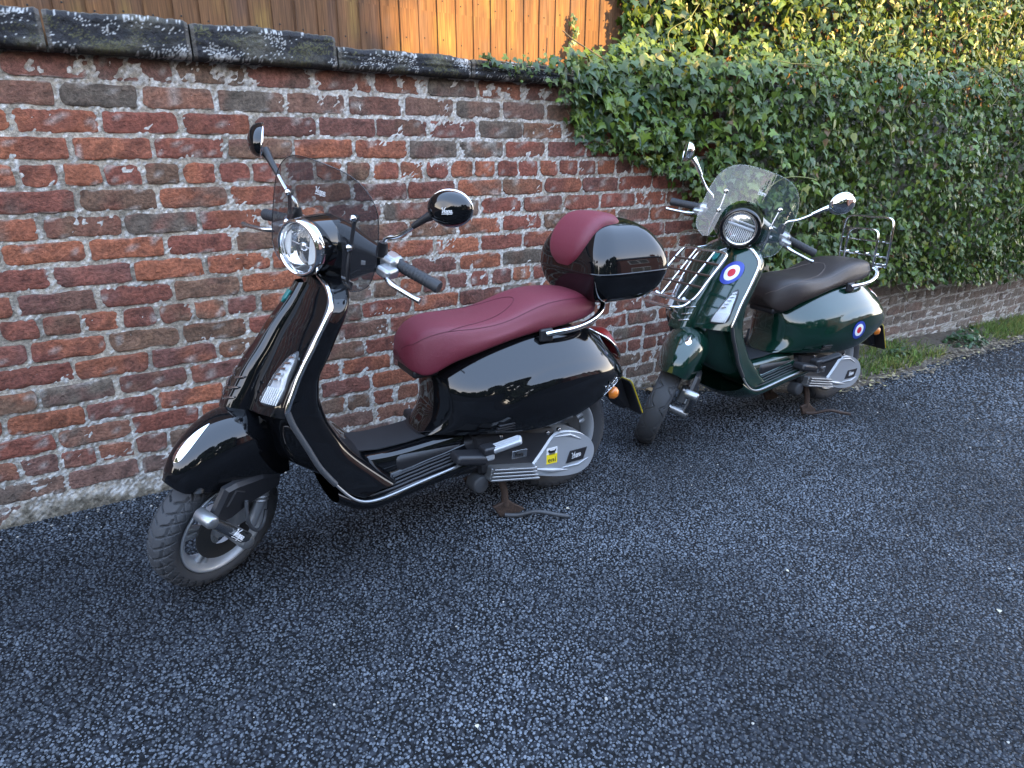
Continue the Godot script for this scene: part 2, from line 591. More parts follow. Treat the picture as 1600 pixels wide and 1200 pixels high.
func wheel(called: String, root: Node, o: Vector3, R: float, half: float, rim_r: float, T: Transform3D, block: bool, spokes := 5) -> void:
	var w := Node3D.new()
	w.name = numbered(called, root)
	w.transform = T * Transform3D(Basis(), o)
	root.add_child(w, true)
	# tyre with its grooves cut in
	var prof := []
	for k in 61:
		var a := lerpf(-1.0, 1.0, k / 60.0)
		prof.append(a)
	var seg := 700
	var P := []
	for i in seg:
		var th := TAU * i / seg
		var row := PackedVector3Array()
		for a in prof:
			# a: across the tyre from one bead to the other
			var q := absf(a)
			var z := half * sin(minf(q / 0.72, 1.0) * PI * 0.5) * signf(a)
			var r := R - 0.034 * pow(minf(q / 0.72, 1.0), 2.3)
			if q > 0.72:
				var f := (q - 0.72) / 0.28
				z = signf(a) * (half - 0.011 * f * f)
				r = R - 0.034 - (R - 0.034 - rim_r) * f
			if q < 0.7:
				var g := 0.0
				if block:
					var ph := fposmod(th * 36.0 / TAU + q * 1.9, 1.0)
					var ph2 := fposmod(th * 36.0 / TAU - q * 3.1 + 0.4, 1.0)
					if ph < 0.17 and q > 0.06:
						g = 1.0
					if ph2 < 0.15 and q > 0.25:
						g = 1.0
					if absf(q - 0.32) < 0.03 and fposmod(th * 18.0 / TAU, 1.0) < 0.7:
						g = 0.9
				else:
					var wv := 0.32 + 0.13 * sin(th * 13.0) + 0.06 * sin(th * 26.0 + 1.0)
					if absf(q - wv) < 0.028:
						g = 1.0
					if fposmod(th * 13.0 / TAU + q * 1.1, 1.0) < 0.08 and q > 0.3:
						g = 0.9
				r -= (0.0065 if block else 0.0045) * g
			row.append(V(r * cos(th), r * sin(th), z))
		P.append(row)
	var t := MB.new()
	t.grid(P, true, false, null)
	# side walls face outward from the tube of the tyre, not from the axle
	put("tyre", t, M.tyre_rubber, w)
	var rm := MB.new()
	for s in [1.0, -1.0]:
		rm.lathe([Vector2(rim_r + 0.001, half - 0.012), Vector2(rim_r + 0.001, half - 0.005), Vector2(rim_r - 0.004, half - 0.004), Vector2(rim_r - 0.012, half - 0.009), Vector2(rim_r - 0.022, half - 0.026), Vector2(rim_r - 0.028, half - 0.05)], Vector3.ZERO, V(0, 0, s), 64)
	rm.lathe([Vector2(rim_r - 0.028, half - 0.05), Vector2(rim_r - 0.028, -half + 0.05)], Vector3.ZERO, V(0, 0, 1), 64)
	for k in spokes:
		var a := TAU * k / spokes + 0.3
		for d in [-0.11, 0.11]:
			var e := V(cos(a + d), sin(a + d), 0)
			var e0 := V(cos(a + d * 2.4), sin(a + d * 2.4), 0)
			rm.tube([e0 * 0.035 + V(0, 0, 0.012), e * 0.07 + V(0, 0, 0.018), e * (rim_r - 0.022) + V(0, 0, 0.016)], [0.012, 0.009, 0.011], 8)
	rm.lathe([Vector2(0.0, 0.04), Vector2(0.03, 0.04), Vector2(0.04, 0.03), Vector2(0.042, -0.03), Vector2(0.0, -0.03)], Vector3.ZERO, V(0, 0, 1), 28)
	put("rim", rm, M.silver_paint, w)
	var dk := MB.new()
	dk.lathe([Vector2(0.055, 0.043), Vector2(0.1, 0.043), Vector2(0.1, 0.038), Vector2(0.055, 0.038)], Vector3.ZERO, V(0, 0, 1), 40, false)
	for k in 12:
		var e := V(cos(TAU * k / 12), sin(TAU * k / 12), 0)
		dk.lathe([Vector2(0.004, 0.045), Vector2(0.0, 0.046)], e * (0.086 if k % 2 else 0.07), V(0, 0, 1), 8)
	put("brake_disc", dk, M.dark_steel, w)
	var hub := MB.new()
	hub.lathe([Vector2(0.0, 0.062), Vector2(0.012, 0.062), Vector2(0.016, 0.056), Vector2(0.016, 0.03)], Vector3.ZERO, V(0, 0, 1), 12)
	put("hub_nut", hub, M.dull_chrome, w)


func cutout(G: Array, i0: int, i1: int, j0: int, j1: int, push: float) -> Array:
	var out := []
	for i in range(i0, i1 + 1):
		var r := PackedVector3Array()
		for j in range(j0, j1 + 1):
			r.append(G[i][j] + V(0, 0, push * signf(G[i][j].z)))
		out.append(r)
	return out


func build_scooter(o: Dictionary) -> Node3D:
	var root := Node3D.new()
	root.name = "motor_scooter"
	add_child(root, true)
	root.name = o.name
	root.position = o.at
	root.rotation = V(0, -o.yaw, 0)
	root.scale = Vector3.ONE * o.size
	tag(root, o.label, "motor scooter", "scooters parked along the wall")
	var paint: Material = M[o.paint]
	var rake := deg_to_rad(26.5)
	var axis := V(sin(rake), cos(rake), 0)
	var pv := V(-0.09, 0, 0)
	var SB := Basis(axis, o.steer)
	var ST := Transform3D(SB, pv - SB * pv)

	# ---- rear body
	var top_x := [0.60, 0.67, 0.80, 0.95, 1.10, 1.23, 1.31, 1.38, 1.43, 1.475]
	var top_y := [0.565, 0.580, 0.640, 0.672, 0.684, 0.664, 0.622, 0.565, 0.515, 0.462]
	var bot_x := [0.60, 0.64, 0.78, 0.90, 1.04, 1.17, 1.30, 1.40, 1.475]
	var bot_y := [0.352, 0.372, 0.366, 0.358, 0.355, 0.375, 0.412, 0.43, 0.436]
	# plan of the body: (x at the widest, half width), front to tail
	var plan := [[0.668, 0.0], [0.670, 0.055], [0.686, 0.108], [0.725, 0.158], [0.80, 0.196], [0.92, 0.219], [1.05, 0.227], [1.18, 0.219], [1.30, 0.187], [1.39, 0.137], [1.448, 0.074], [1.472, 0.0]]
	var vs := [0.0, 0.10, 0.26, 0.44, 0.58, 0.68, 0.78, 0.90, 1.0]
	var wz := [0.80, 0.90, 0.985, 1.0, 0.972, 0.90, 0.79, 0.645, 0.50]
	var ctrl := []
	for j in vs.size():
		var row := []
		for k in range(plan.size() - 1, -1, -1):
			row.append([plan[k][0], plan[k][1], -1.0])
		for k in range(1, plan.size()):
			row.append([plan[k][0], plan[k][1], 1.0])
		var line := []
		for q in row:
			var x: float = q[0]
			var f: float = clampf((0.76 - x) / 0.1, 0.0, 1.0)
			# the column below the seat is narrow and runs forward into the floor
			x -= 0.06 * smoothstep(0.0, 1.0, f) * pow(maxf(0.0, 1.0 - vs[j] / 0.5), 2.5)
			var zz: float = q[1] * lerpf(wz[j], minf(wz[j], 0.86), f) * q[2]
			var tf := clampf((x - 1.25) / 0.2, 0.0, 1.0)
			x -= tf * 0.055 * vs[j] * vs[j]
			line.append(V(x, lerpf(lut(bot_x, bot_y, x), lut(top_x, top_y, x), vs[j]), zz))
		ctrl.append(line)
	var G := loft(ctrl, 65, 177)
	# each flank swells into an oval with a firm upper edge
	for i in G.size():
		for j in G[0].size():
			var q: Vector3 = G[i][j]
			var d := pow((q.x - 1.12) / 0.31, 2.0) + pow((q.y - 0.405) / 0.152, 2.0)
			var out := 0.011 * smoothstep(1.25, 0.66, d) * smoothstep(0.05, 0.15, absf(q.z))
			G[i][j] = q + V(0, 0, out * signf(q.z))
	var body := MB.new()
	body.grid(G, false, false, V(1.05, 0.45, 0))
	var bn := put("rear_body", body, paint, root)
	# the two cowls stand a little proud of the body
	for s in 2:
		var lo := 104 if s == 1 else 11
		var hi := 165 if s == 1 else 72
		var cw := MB.new()
		var C := cutout(G, 1, 46, lo, hi, 0.0035)
		cw.shell(C, 0.006)
		put("side_cowl", cw, paint, root)
	# opening at the top is closed by a dark tray
	var tray := MB.new()
	var rim_top := []
	for p in G[64]:
		rim_top.append(p)
	tray.fan(rim_top, Vector3.UP)
	var rim_low := []
	for p in G[0]:
		rim_low.append(p + V(0, 0.012, 0))
	tray.fan(rim_low, Vector3.DOWN)
	put("seat_tray", tray, M.black_plastic, root)
	# small vent on the lower edge of the cowl
	var vent := MB.new()
	for k in 3:
		vent.rbox(V(0.86, 0.385 + 0.011 * k, side_z(G, 0.86, 0.385 + 0.011 * k) + 0.003), V(0.075 - 0.008 * k, 0.006, 0.012), 0.002)
	put("cowl_vent", vent, M.black_plastic, root)
	# lettering on the cowl
	var sc := MB.new()
	script_word(sc, V(1.262, 0.432, 0), V(0.86, 0.42, 0).normalized(), V(-0.35, 0.94, 0).normalized(), 0.034, 0.0019, func(q: Vector3): return V(q.x, q.y, side_z(G, q.x, q.y) + 0.0055))
	if o.cowl_script:
		put("script_badge", sc, M.chrome, root)
	else:
		roundel(root, func(x: float, y: float): return V(x, y, side_z(G, x, y) + 0.006), V(1.04, 0.470, 0), 0.046, true)

	# ---- floor with its raised middle
	var fx := [0.30, 0.345, 0.40, 0.47, 0.55, 0.62, 0.69, 0.75]
	var yo := [0.315, 0.282, 0.262, 0.268, 0.282, 0.294, 0.304, 0.312]
	var yc := [0.44, 0.385, 0.358, 0.350, 0.352, 0.358, 0.364, 0.37]
	var fl := []
	for i in fx.size():
		var x: float = fx[i]
		fl.append(whole([V(x, yc[i], 0), V(x, yc[i], 0.06), V(x, yc[i] - 0.002, 0.088), V(x, yc[i] - 0.012, 0.105), V(x, lerpf(yc[i], yo[i], 0.55), 0.1135), V(x, yo[i] + 0.012, 0.117), V(x, yo[i] + 0.004, 0.128), V(x, yo[i], 0.175), V(x, yo[i] - 0.004, 0.203), V(x, yo[i] - 0.014, 0.211), V(x, yo[i] - 0.03, 0.207), V(x, yo[i] - 0.06, 0.16), V(x, yo[i] - 0.085, 0.08), V(x, yo[i] - 0.09, 0)]))
	var FG := loft(fl, 40, 105)
	var fb := MB.new()
	fb.grid(FG, false, false, V(0.5, 0.30, 0))
	put("floorboard", fb, paint, root)
	var mt := MB.new()
	var MG := []
	for i in range(7, 34):
		var r := []
		for k in 9:
			var z := lerpf(-0.078, 0.078, k / 8.0)
			var x: float = FG[i][52].x
			r.append(V(x, lut(fx, yc, x) + 0.006 - 0.05 * maxf(absf(z) - 0.06, 0.0), z))
		MG.append(r)
	mt.shell(MG, 0.004)
	put("floor_mat", mt, M.mat_rubber, root)
	for s in [1.0, -1.0]:
		for k in 4:
			var st := MB.new()
			var path := []
			for i in range(7, 36):
				var x: float = FG[i][52].x
				path.append(V(x, lut(fx, yo, x) + 0.007 - 0.002 * k, s * (0.137 + 0.017 * k)))
			st.tube(spl(path, 40), 0.004, 6)
			put("floor_strip", st, M.mat_rubber, root)
		var ed := MB.new()
		var p2 := [V(0.295, 0.338, s * 0.203), V(0.345, 0.276, s * 0.208), V(0.395, 0.256, s * 0.210), V(0.47, 0.263, s * 0.211), V(0.55, 0.278, s * 0.211), V(0.62, 0.290, s * 0.211), V(0.70, 0.303, s * 0.209)]
		ed.tube(spl(p2, 40), 0.0045, 8)
		put("floor_edge_trim", ed, M.satin_alloy, root)
	var ub := MB.new()
	ub.rbox(V(0.75, 0.27, 0), V(0.5, 0.14, 0.24), 0.03)
	ub.rbox(V(0.98, 0.29, -0.02), V(0.34, 0.16, 0.18), 0.04)
	put("engine_block", ub, M.black_plastic, root)

	# ---- leg shield
	var sl := []
	for y in [0.92, 0.908, 0.89, 0.865, 0.835, 0.80, 0.76, 0.71, 0.66, 0.62, 0.595, 0.578, 0.565]:
		var w := shield_w(y)
		var half := []
		for k in 9:
			var z: float = w * [0.0, 0.12, 0.25, 0.4, 0.55, 0.7, 0.83, 0.93, 0.985][k]
			half.append(V(shield_x(y, z), y, z))
		var xe := shield_x(y, w)
		var xr := lut([0.56, 0.6, 0.66, 0.74, 0.80, 0.86, 0.92], [0.288, 0.284, 0.292, 0.338, 0.372, 0.402, 0.41], y)
		half.append(V(xe + 0.008, y, w))
		half.append(V(xe + 0.022, y, w * 0.985))
		half.append(V(lerpf(xe, xr, 0.55), y, w * 0.965))
		half.append(V(lerpf(xe, xr, 0.9), y, w * 0.91))
		half.append(V(xr, y, w * 0.72))
		half.append(V(xr + 0.002, y, w * 0.4))
		half.append(V(xr + 0.004, y, 0))
		sl.append(whole(half))
	var SG := loft(sl, 60, 141)
	var sh := MB.new()
	sh.grid(SG, false, false, V(0.24, 0.74, 0))
	sh.fan(SG[59].map(func(p): return p + V(0, 0.002, 0)), Vector3.DOWN)
	sh.fan(SG[0].map(func(p): return p - V(0, 0.001, 0)), Vector3.UP)
	put("leg_shield", sh, paint, root)
	# lower half, set back behind the wheel and running down into the floor
	var lw := []
	var ly := [0.60, 0.56, 0.513, 0.46, 0.41, 0.348, 0.30, 0.268]
	var lx := [0.192, 0.190, 0.210, 0.232, 0.252, 0.288, 0.325, 0.372]
	for i in ly.size():
		var x: float = lx[i]
		var y: float = ly[i]
		var back := lut([0.26, 0.30, 0.357, 0.437, 0.526, 0.607], [0.50, 0.46, 0.405, 0.335, 0.298, 0.282], y)
		var fc := x + lut([0.26, 0.30, 0.36, 0.42, 0.50, 0.60], [0.05, 0.0, -0.06, -0.08, -0.07, -0.03], y)
		lw.append(whole([V(fc, y, 0), V(fc - 0.004, y, 0.06), V(lerpf(fc, x, 0.45), y, 0.105), V(x + 0.012, y, 0.150), V(x + 0.002, y, 0.185), V(x, y, 0.200), V(x + 0.006, y + 0.002, 0.206), V(x + 0.022, y + 0.006, 0.204), V(lerpf(x, back, 0.5), y + 0.012, 0.196), V(lerpf(x, back, 0.88), y + 0.012, 0.182), V(back, y + 0.01, 0.145), V(back + 0.002, y + 0.01, 0.07), V(back + 0.004, y + 0.01, 0)]))
	var LG := loft(lw, 44, 121)
	var lo_b := MB.new()
	lo_b.grid(LG, false, false, V(0.3, 0.4, 0))
	put("lower_leg_shield", lo_b, paint, root)
	for s in [1.0, -1.0]:
		var tr := MB.new()
		var pts := []
		for y in [0.921, 0.915, 0.905, 0.89, 0.87, 0.845, 0.80, 0.74, 0.68, 0.63, 0.60]:
			var w := shield_w(y)
			pts.append(V(shield_x(y, w) + 0.004, y, s * (w + 0.001)))
		pts.append(V(0.187, 0.583, s * 0.206))
		var pp := spl(pts, 70)
		tr.tube(pp, 0.0085, 8)
		put("edge_trim", tr, M.chrome, root)
		var t2 := MB.new()
		t2.tube(spl([V(0.188, 0.584, s * 0.206), V(0.196, 0.55, s * 0.207), V(0.212, 0.508, s * 0.207), V(0.234, 0.455, s * 0.207), V(0.256, 0.402, s * 0.207), V(0.295, 0.338, s * 0.207)], 30), 0.0085, 8)
		put("lower_edge_trim", t2, M.grey_plastic if o.paint == "black_paint" else M.mat_rubber, root)
	# horn cover down the middle with its vents
	var hc := []
	for i in 9:
		var y := lerpf(0.895, 0.555, i / 8.0)
		var hw := lerpf(0.034, 0.062, i / 8.0)
		var lift := lerpf(0.022, 0.056, i / 8.0)
		var sx := shield_x(y, 0)
		hc.append(whole([V(sx - lift, y, 0), V(sx - lift, y, hw * 0.5), V(sx - lift * 0.9, y, hw * 0.74), V(sx - lift * 0.45, y, hw * 0.97), V(shield_x(y, hw) + 0.012, y, hw)]))
	var HG := loft(hc, 50, 33)
	var hb := MB.new()
	hb.grid(HG, false, false, V(0.4, 0.6, 0))
	hb.fan(HG[49], V(-0.4, -1, 0).normalized())
	var hn := put("horn_cover", hb, paint, root)
	for s in [1.0, -1.0]:
		for k in 3:
			var y := 0.588 + 0.027 * k
			var vb := MB.new()
			var q := []
			for t in 7:
				var z: float = s * lerpf(0.012, 0.058, t / 6.0)
				q.append(V(shield_x(y, 0) - lerpf(0.022, 0.056, (0.895 - y) / 0.34) * (1.0 - 0.42 * pow(absf(z) / 0.06, 3.0)) - 0.001, y + 0.012 * t / 6.0, z))
			vb.tube(q, [0.002, 0.0042, 0.0046, 0.0046, 0.0046, 0.0042, 0.002], 6)
			put("vent_louvre", vb, M.dull_chrome if o.paint == "black_paint" else M.chrome, hn)
	var rib := MB.new()
	for s in [1.0, -1.0] if o.paint == "green_paint" else [1.0]:
		var q := []
		for i in 9:
			var y := lerpf(0.86, 0.60, i / 8.0)
			q.append(V(shield_x(y, 0) - lerpf(0.022, 0.056, (0.895 - y) / 0.34) * 0.93 - 0.0005, y, s * lerpf(0.022, 0.044, i / 8.0)))
		rib.tube(q, 0.0028, 6)
	put("horn_cover_rib", rib, paint, hn)
	var bd := MB.new()
	var by := 0.855
	bd.slab([Vector2(-0.014, 0.02), Vector2(0.014, 0.02), Vector2(0.014, -0.008), Vector2(0, -0.022), Vector2(-0.014, -0.008)], Transform3D(Basis(V(0, 0, 1), V(0.62, 0.78, 0), V(-0.78, 0.62, 0)), V(shield_x(by, 0) - 0.027, by, 0)), 0.006, 0.002)
	put("nose_badge", bd, M.teal_enamel, hn)
	# front indicators
	for s in [1.0, -1.0]:
		indicator(root, s)
	# ---- neck
	var nk := MB.new()
	nk.tube([V(0.355, 0.885, 0), V(0.40, 0.975, 0)], 0.05, 24)
	put("steering_neck", nk, M.black_plastic, root)

	# ---- front fender (steered)
	var F := [
		[V(-.158, .436, 0), V(-.157, .435, .016), V(-.154, .432, .030), V(-.148, .428, .041), V(-.142, .423, .046)],
		[V(-.150, .474, 0), V(-.148, .472, .022), V(-.138, .458, .043), V(-.122, .436, .057), V(-.110, .414, .062)],
		[V(-.124, .512, 0), V(-.121, .509, .028), V(-.106, .486, .056), V(-.084, .448, .072), V(-.066, .405, .078)],
		[V(-.080, .545, 0), V(-.076, .541, .033), V(-.060, .511, .069), V(-.036, .460, .086), V(-.015, .395, .091)],
		[V(-.03, .568, 0), V(-.026, .563, .037), V(-.010, .528, .079), V(.010, .467, .095), V(.030, .386, .100)],
		[V(.03, .577, 0), V(.032, .571, .041), V(.042, .533, .085), V(.055, .463, .100), V(.072, .376, .104)],
		[V(.09, .566, 0), V(.091, .559, .042), V(.096, .522, .085), V(.104, .455, .099), V(.112, .366, .103)],
		[V(.15, .53, 0), V(.151, .524, .04), V(.154, .49, .08), V(.158, .43, .094), V(.16, .36, .1)]]
	var fc2 := []
	for r in F:
		fc2.append(whole(r))
	var FF := loft(fc2, 44, 57)
	var fe := MB.new()
	fe.shell(FF, 0.004)
	var fn := put("front_fender", fe, paint, root, ST)
	# crest on the fender: a long pointed boss lying along the middle
	var cr := MB.new()
	var CP := []
	for i in 25:
		var t := i / 24.0
		var ci: float = lerpf(o.crest[0], o.crest[1], t)
		var i0 := int(ci)
		var wd: float = o.crest[2] * pow(sin(PI * pow(t, 0.62)), 0.8) + 0.0004
		var row := []
		for k in 11:
			var a := lerpf(-1.0, 1.0, k / 10.0)
			var c3: Vector3 = FF[i0][28].lerp(FF[mini(i0 + 1, 43)][28], ci - i0)
			var nrm: Vector3 = (FF[i0 + 1][28] - FF[i0][28]).cross(V(0, 0, 1)).normalized()
			if nrm.y < 0:
				nrm = -nrm
			row.append(c3 + V(0, 0, a * wd) + nrm * (0.011 * (1.0 - absf(a)) * sin(PI * t) + 0.0012 - 2.5 * wd * wd * a * a))
		CP.append(row)
	cr.grid(CP, false, false, V(0.05, 0.4, 0))
	put("fender_crest", cr, M.chrome, fn)

	# ---- front wheel and its one-sided arm
	wheel("front_wheel", root, V(WX, 0.209, -0.008), 0.204, 0.048, 0.147, ST, o.paint == "black_paint")
	var cv := MB.new()
	var CB := Transform3D(Basis(V(1, 0, 0), V(0, 1, 0), V(0, 0, 1)), V(0, 0, 0.088))
	cv.slab([Vector2(-.113, .348), Vector2(-.098, .322), Vector2(-.056, .313), Vector2(.006, .328), Vector2(.06, .328), Vector2(.115, .332), Vector2(.122, .37), Vector2(.06, .405), Vector2(-.03, .425), Vector2(-.066, .425), Vector2(-.085, .395)], CB, 0.024, 0.01)
	cv.slab([Vector2(-.072, .372), Vector2(-.03, .36), Vector2(-.01, .39), Vector2(-.04, .412)], CB.translated(V(0, 0, 0.022)), 0.006, 0.004)
	put("fork_cover", cv, M.black_plastic, root, ST)
	var arm := MB.new()
	arm.tube([V(-.118, .352, .112), V(-.08, .305, .118), V(-.03, .238, .118), V(-.008, .212, .112)], [0.016, 0.0185, 0.0185, 0.016], 16)
	put("suspension_arm", arm, M.dull_chrome, root, ST)
	var bush := MB.new()
	bush.lathe([Vector2(0, .03), Vector2(.014, .03), Vector2(.019, .022), Vector2(.019, -.03), Vector2(0, -.03)], V(-.127, .363, .105), V(0, 0, 1), 20)
	bush.lathe([Vector2(0, .026), Vector2(.018, .026), Vector2(.022, .018), Vector2(.022, -.06)], V(WX, .207, .105), V(0, 0, 1), 20)
	put("arm_pivot", bush, M.satin_alloy, root, ST)
	if o.paint == "black_paint":
		var aw := MB.new()
		script_word(aw, V(-.078, .292, .141), V(0.55, -0.83, 0), V(0.83, 0.55, 0), 0.022, 0.0012, func(q): return q)
		put("arm_script", aw, M.white_print, root, ST)
	var shk := MB.new()
	shk.tube([V(.075, .37, .085), V(.055, .30, .092), V(.02, .235, .095)], [0.02, 0.018, 0.016], 14)
	for k in 5:
		var q := V(.075, .37, .085).lerp(V(.055, .30, .092), 0.2 + k * 0.17)
		shk.lathe([Vector2(0.02, -0.003), Vector2(0.024, 0), Vector2(0.02, 0.003)], q, V(0.25, 1, -0.1), 16)
	put("shock_absorber", shk, M.satin_alloy, root, ST)
	var cal := MB.new()
	cal.rbox(V(-.005, .29, .075), V(.05, .075, .04), 0.012)
	put("brake_caliper", cal, M.satin_alloy, root, ST)
	var hose := MB.new()
	hose.tube(spl([V(-.012, .36, .118), V(-.018, .31, .128), V(-.006, .262, .13), V(.022, .232, .126), V(.055, .235, .11), V(.07, .262, .1)], 24), 0.0055, 8)
	put("brake_hose", hose, M.grey_plastic, root, ST)

	# ---- handlebar cover (steered)
	var hs := []
	var hz := [0.0, 0.05, 0.095, 0.135, 0.17, 0.20]
	var hx0 := [0.300, 0.312, 0.346, 0.385, 0.412, 0.425]
	var hx1 := [0.468, 0.468, 0.468, 0.472, 0.476, 0.476]
	var hy0 := [0.885, 0.892, 0.918, 0.945, 0.958, 0.965]
	var hy1 := [1.076, 1.068, 1.046, 1.028, 1.018, 1.014]
	for k in range(5, -1, -1):
		hs.append(bar_ring(hx0[k], hx1[k], hy0[k], hy1[k], -hz[k]))
	for k in range(1, 6):
		hs.append(bar_ring(hx0[k], hx1[k], hy0[k], hy1[k], hz[k]))
	var HB := loft(hs, 61, 49)
	var hm := MB.new()
	hm.grid(HB, false, false, V(0.40, 0.985, 0))
	hm.fan(HB[0], V(0, 0, -1))
	hm.fan(HB[60], V(0, 0, 1))
	put("handlebar_cover", hm, paint, root, ST)
	var seam := MB.new()
	seam.tube(spl([V(0.345, 0.925, 0.097), V(0.372, 0.955, 0.118), V(0.41, 0.972, 0.15), V(0.43, 0.98, 0.19)], 16), 0.0018, 6)
	put("cover_seam", seam, M.black_plastic, root, ST)
	var clip := MB.new()
	clip.rbox(V(0.383, 0.985, 0.136), V(0.004, 0.012, 0.012), 0.001, Basis(V(0, 1, 0), 0.75))
	put("reflector_chip", clip, M.white_print, root, ST)
	headlight(root, ST, o)
	for s in [1.0, -1.0]:
		controls(root, ST, s, o)
	screen(root, ST, o)

	# ---- seat
	var seat_m: Material = M[o.seat]
	var sw := [0.030, 0.066, 0.092, 0.114, 0.138, 0.150, 0.151, 0.148, 0.145, 0.130, 0.104, 0.068, 0.02]
	var sy1 := [0.648, 0.682, 0.704, 0.724, 0.738, 0.736, 0.742, 0.770, 0.787, 0.787, 0.776, 0.760, 0.740]
	var sy0 := [0.628, 0.600, 0.586, 0.580, 0.610, 0.634, 0.660, 0.674, 0.682, 0.688, 0.696, 0.705, 0.722]
	var ss := []
	for i in XS.size():
		var x: float = XS[i]
		var w: float = sw[i]
		var t: float = sy1[i]
		var bo: float = sy0[i]
		var hgt := t - bo
		ss.append(whole([V(x, t, 0), V(x, t - 0.001, w * 0.36), V(x, t - 0.004 - 0.02 * hgt, w * 0.66), V(x, t - 0.010 - 0.09 * hgt, w * 0.86), V(x, t - 0.020 - 0.27 * hgt, w * 0.965), V(x, lerpf(bo, t, 0.36), w), V(x, lerpf(bo, t, 0.14), w * 0.985), V(x, bo + 0.002, w * 0.93), V(x, bo, w * 0.8), V(x, bo, 0)]))
	var QG := loft(ss, 90, 109)
	var sb := MB.new()
	sb.grid(QG, false, false, V(0.95, 0.69, 0))
	sb.fan(QG[0], V(-1, 0, 0))
	sb.fan(QG[89], V(1, 0, 0))
	var sn := put("seat", sb, seat_m, root)
	var thread: Material = M[o.thread]
	for s in [1.0, -1.0]:
		var q := []
		for i in range(3, 86):
			q.append(QG[i][54 + int(s) * (18 if i > 12 else 12 + i / 2)] + V(0, 0.0006, 0))
		var stt := MB.new()
		stt.tube(q, 0.0010, 5)
		put("stitching", stt, thread, sn)
	var arc := MB.new()
	var aq := []
	for k in 31:
		var t := k / 30.0
		var jf := lerpf(36.0, 72.0, t)
		var fi := lerpf(30.0, 52.0, sin(PI * t))
		var j0 := int(jf)
		var i0 := int(fi)
		var qa: Vector3 = QG[i0][j0].lerp(QG[i0][j0 + 1], jf - j0)
		var qb: Vector3 = QG[i0 + 1][j0].lerp(QG[i0 + 1][j0 + 1], jf - j0)
		aq.append(qa.lerp(qb, fi - i0) + V(0, 0.0008, 0))
	arc.tube(spl(aq, 60), 0.0010, 5)
	put("stitching", arc, thread, sn)
	var hingep := MB.new()
	hingep.rbox(V(0.645, 0.578, 0), V(0.09, 0.03, 0.15), 0.012)
	put("seat_base", hingep, M.black_plastic, root)

	# ---- grab rail
	var gr := MB.new()
	var half := [V(1.04, 0.672, 0.158), V(1.09, 0.676, 0.166), V(1.18, 0.684, 0.162), V(1.27, 0.705, 0.135), V(1.325, 0.73, 0.09), V(1.345, 0.745, 0.035)]
	var gp := []
	for q in half:
		gp.append(q)
	for k in range(half.size() - 1, -1, -1):
		gp.append(V(half[k].x, half[k].y, -half[k].z))
	gr.tube(spl(gp, 70), 0.010, 12)
	put("grab_rail", gr, M.chrome, root)
	for s in [1.0, -1.0]:
		var gm := MB.new()
		gm.rbox(V(1.045, 0.668, s * 0.152), V(0.05, 0.045, 0.02), 0.008)
		put("grab_rail_mount", gm, M.black_plastic, root)

	# ---- tail: light, indicators, number plate
	var tl := MB.new()
	var TP := []
	for i in 17:
		var t := lerpf(0.0, 1.0, i / 16.0)
		var row := []
		for k in 21:
			var a := lerpf(-1.0, 1.0, k / 20.0)
			var x := lerpf(1.325, 1.468, t)
			var w := 0.078 * pow(sin(PI * lerpf(0.08, 0.93, t)), 0.55)
			row.append(V(x + 0.016 * (1.0 - a * a), lut(top_x, top_y, x) + 0.004 + 0.05 * sin(PI * t) * (1.0 - 0.6 * a * a), a * w))
		TP.append(row)
	tl.grid(TP, false, false, V(1.35, 0.48, 0))
	var tn := put("tail_light", tl, M.red_lens, root)
	var tb := MB.new()
	tb.tube(spl([V(1.316, 0.626, -0.03), V(1.38, 0.578, -0.083), V(1.45, 0.506, -0.05), V(1.474, 0.492, 0), V(1.45, 0.506, 0.05), V(1.38, 0.578, 0.083), V(1.316, 0.626, 0.03)], 40), 0.005, 8)
	put("light_bezel", tb, M.chrome, tn)
	var hold := MB.new()
	hold.slab([Vector2(1.30, 0.44), Vector2(1.45, 0.455), Vector2(1.475, 0.415), Vector2(1.535, 0.27), Vector2(1.50, 0.27), Vector2(1.42, 0.36), Vector2(1.32, 0.37)], Transform3D(Basis(), V(0, 0, -0.045)), 0.09, 0.012)
	put("plate_holder", hold, M.black_plastic, root)
	var pl := MB.new()
	var pd := V(0.42, -0.9, 0).normalized()
	var PB := Basis(V(0, 0, 1), -pd, V(0, 0, 1).cross(-pd))
	pl.slab(round_rect(0.2, 0.166, 0.012), Transform3D(PB, V(1.508, 0.335, 0)), 0.004, 0.001)
	var pn := put("number_plate", pl, M.black_plastic, root)
	var pf := MB.new()
	var sgn := signf(PB.z.x)
	pf.slab(round_rect(0.2, 0.166, 0.012), Transform3D(PB, V(1.508, 0.335, 0) + V(PB.z.x, PB.z.y, 0) * 0.0045 * sgn), 0.0015 * sgn, 0.0)
	put("plate_face", pf, M.yellow_print, pn)
	for s in [1.0, -1.0]:
		var ti := MB.new()
		ti.lathe([Vector2(0.0, 0.024), Vector2(0.014, 0.021), Vector2(0.022, 0.012), Vector2(0.024, 0.0)], V(1.352, 0.402, s * 0.137), V(0.35, 0.0, s).normalized(), 24)
		var tin := put("rear_indicator", ti, M.amber_lens, root)
		var th := MB.new()
		th.tube([V(1.37, 0.42, s * 0.04), V(1.355, 0.408, s * 0.1), V(1.35, 0.402, s * 0.134)], [0.016, 0.018, 0.024], 16)
		put("indicator_stalk", th, M.black_plastic, tin)

	# ---- rear wheel, transmission cover, stand, pegs
	wheel("rear_wheel", root, V(1.19, 0.226, -0.01), 0.224, 0.058, 0.157, Transform3D(), o.paint == "black_paint")
	var eb := MB.new()
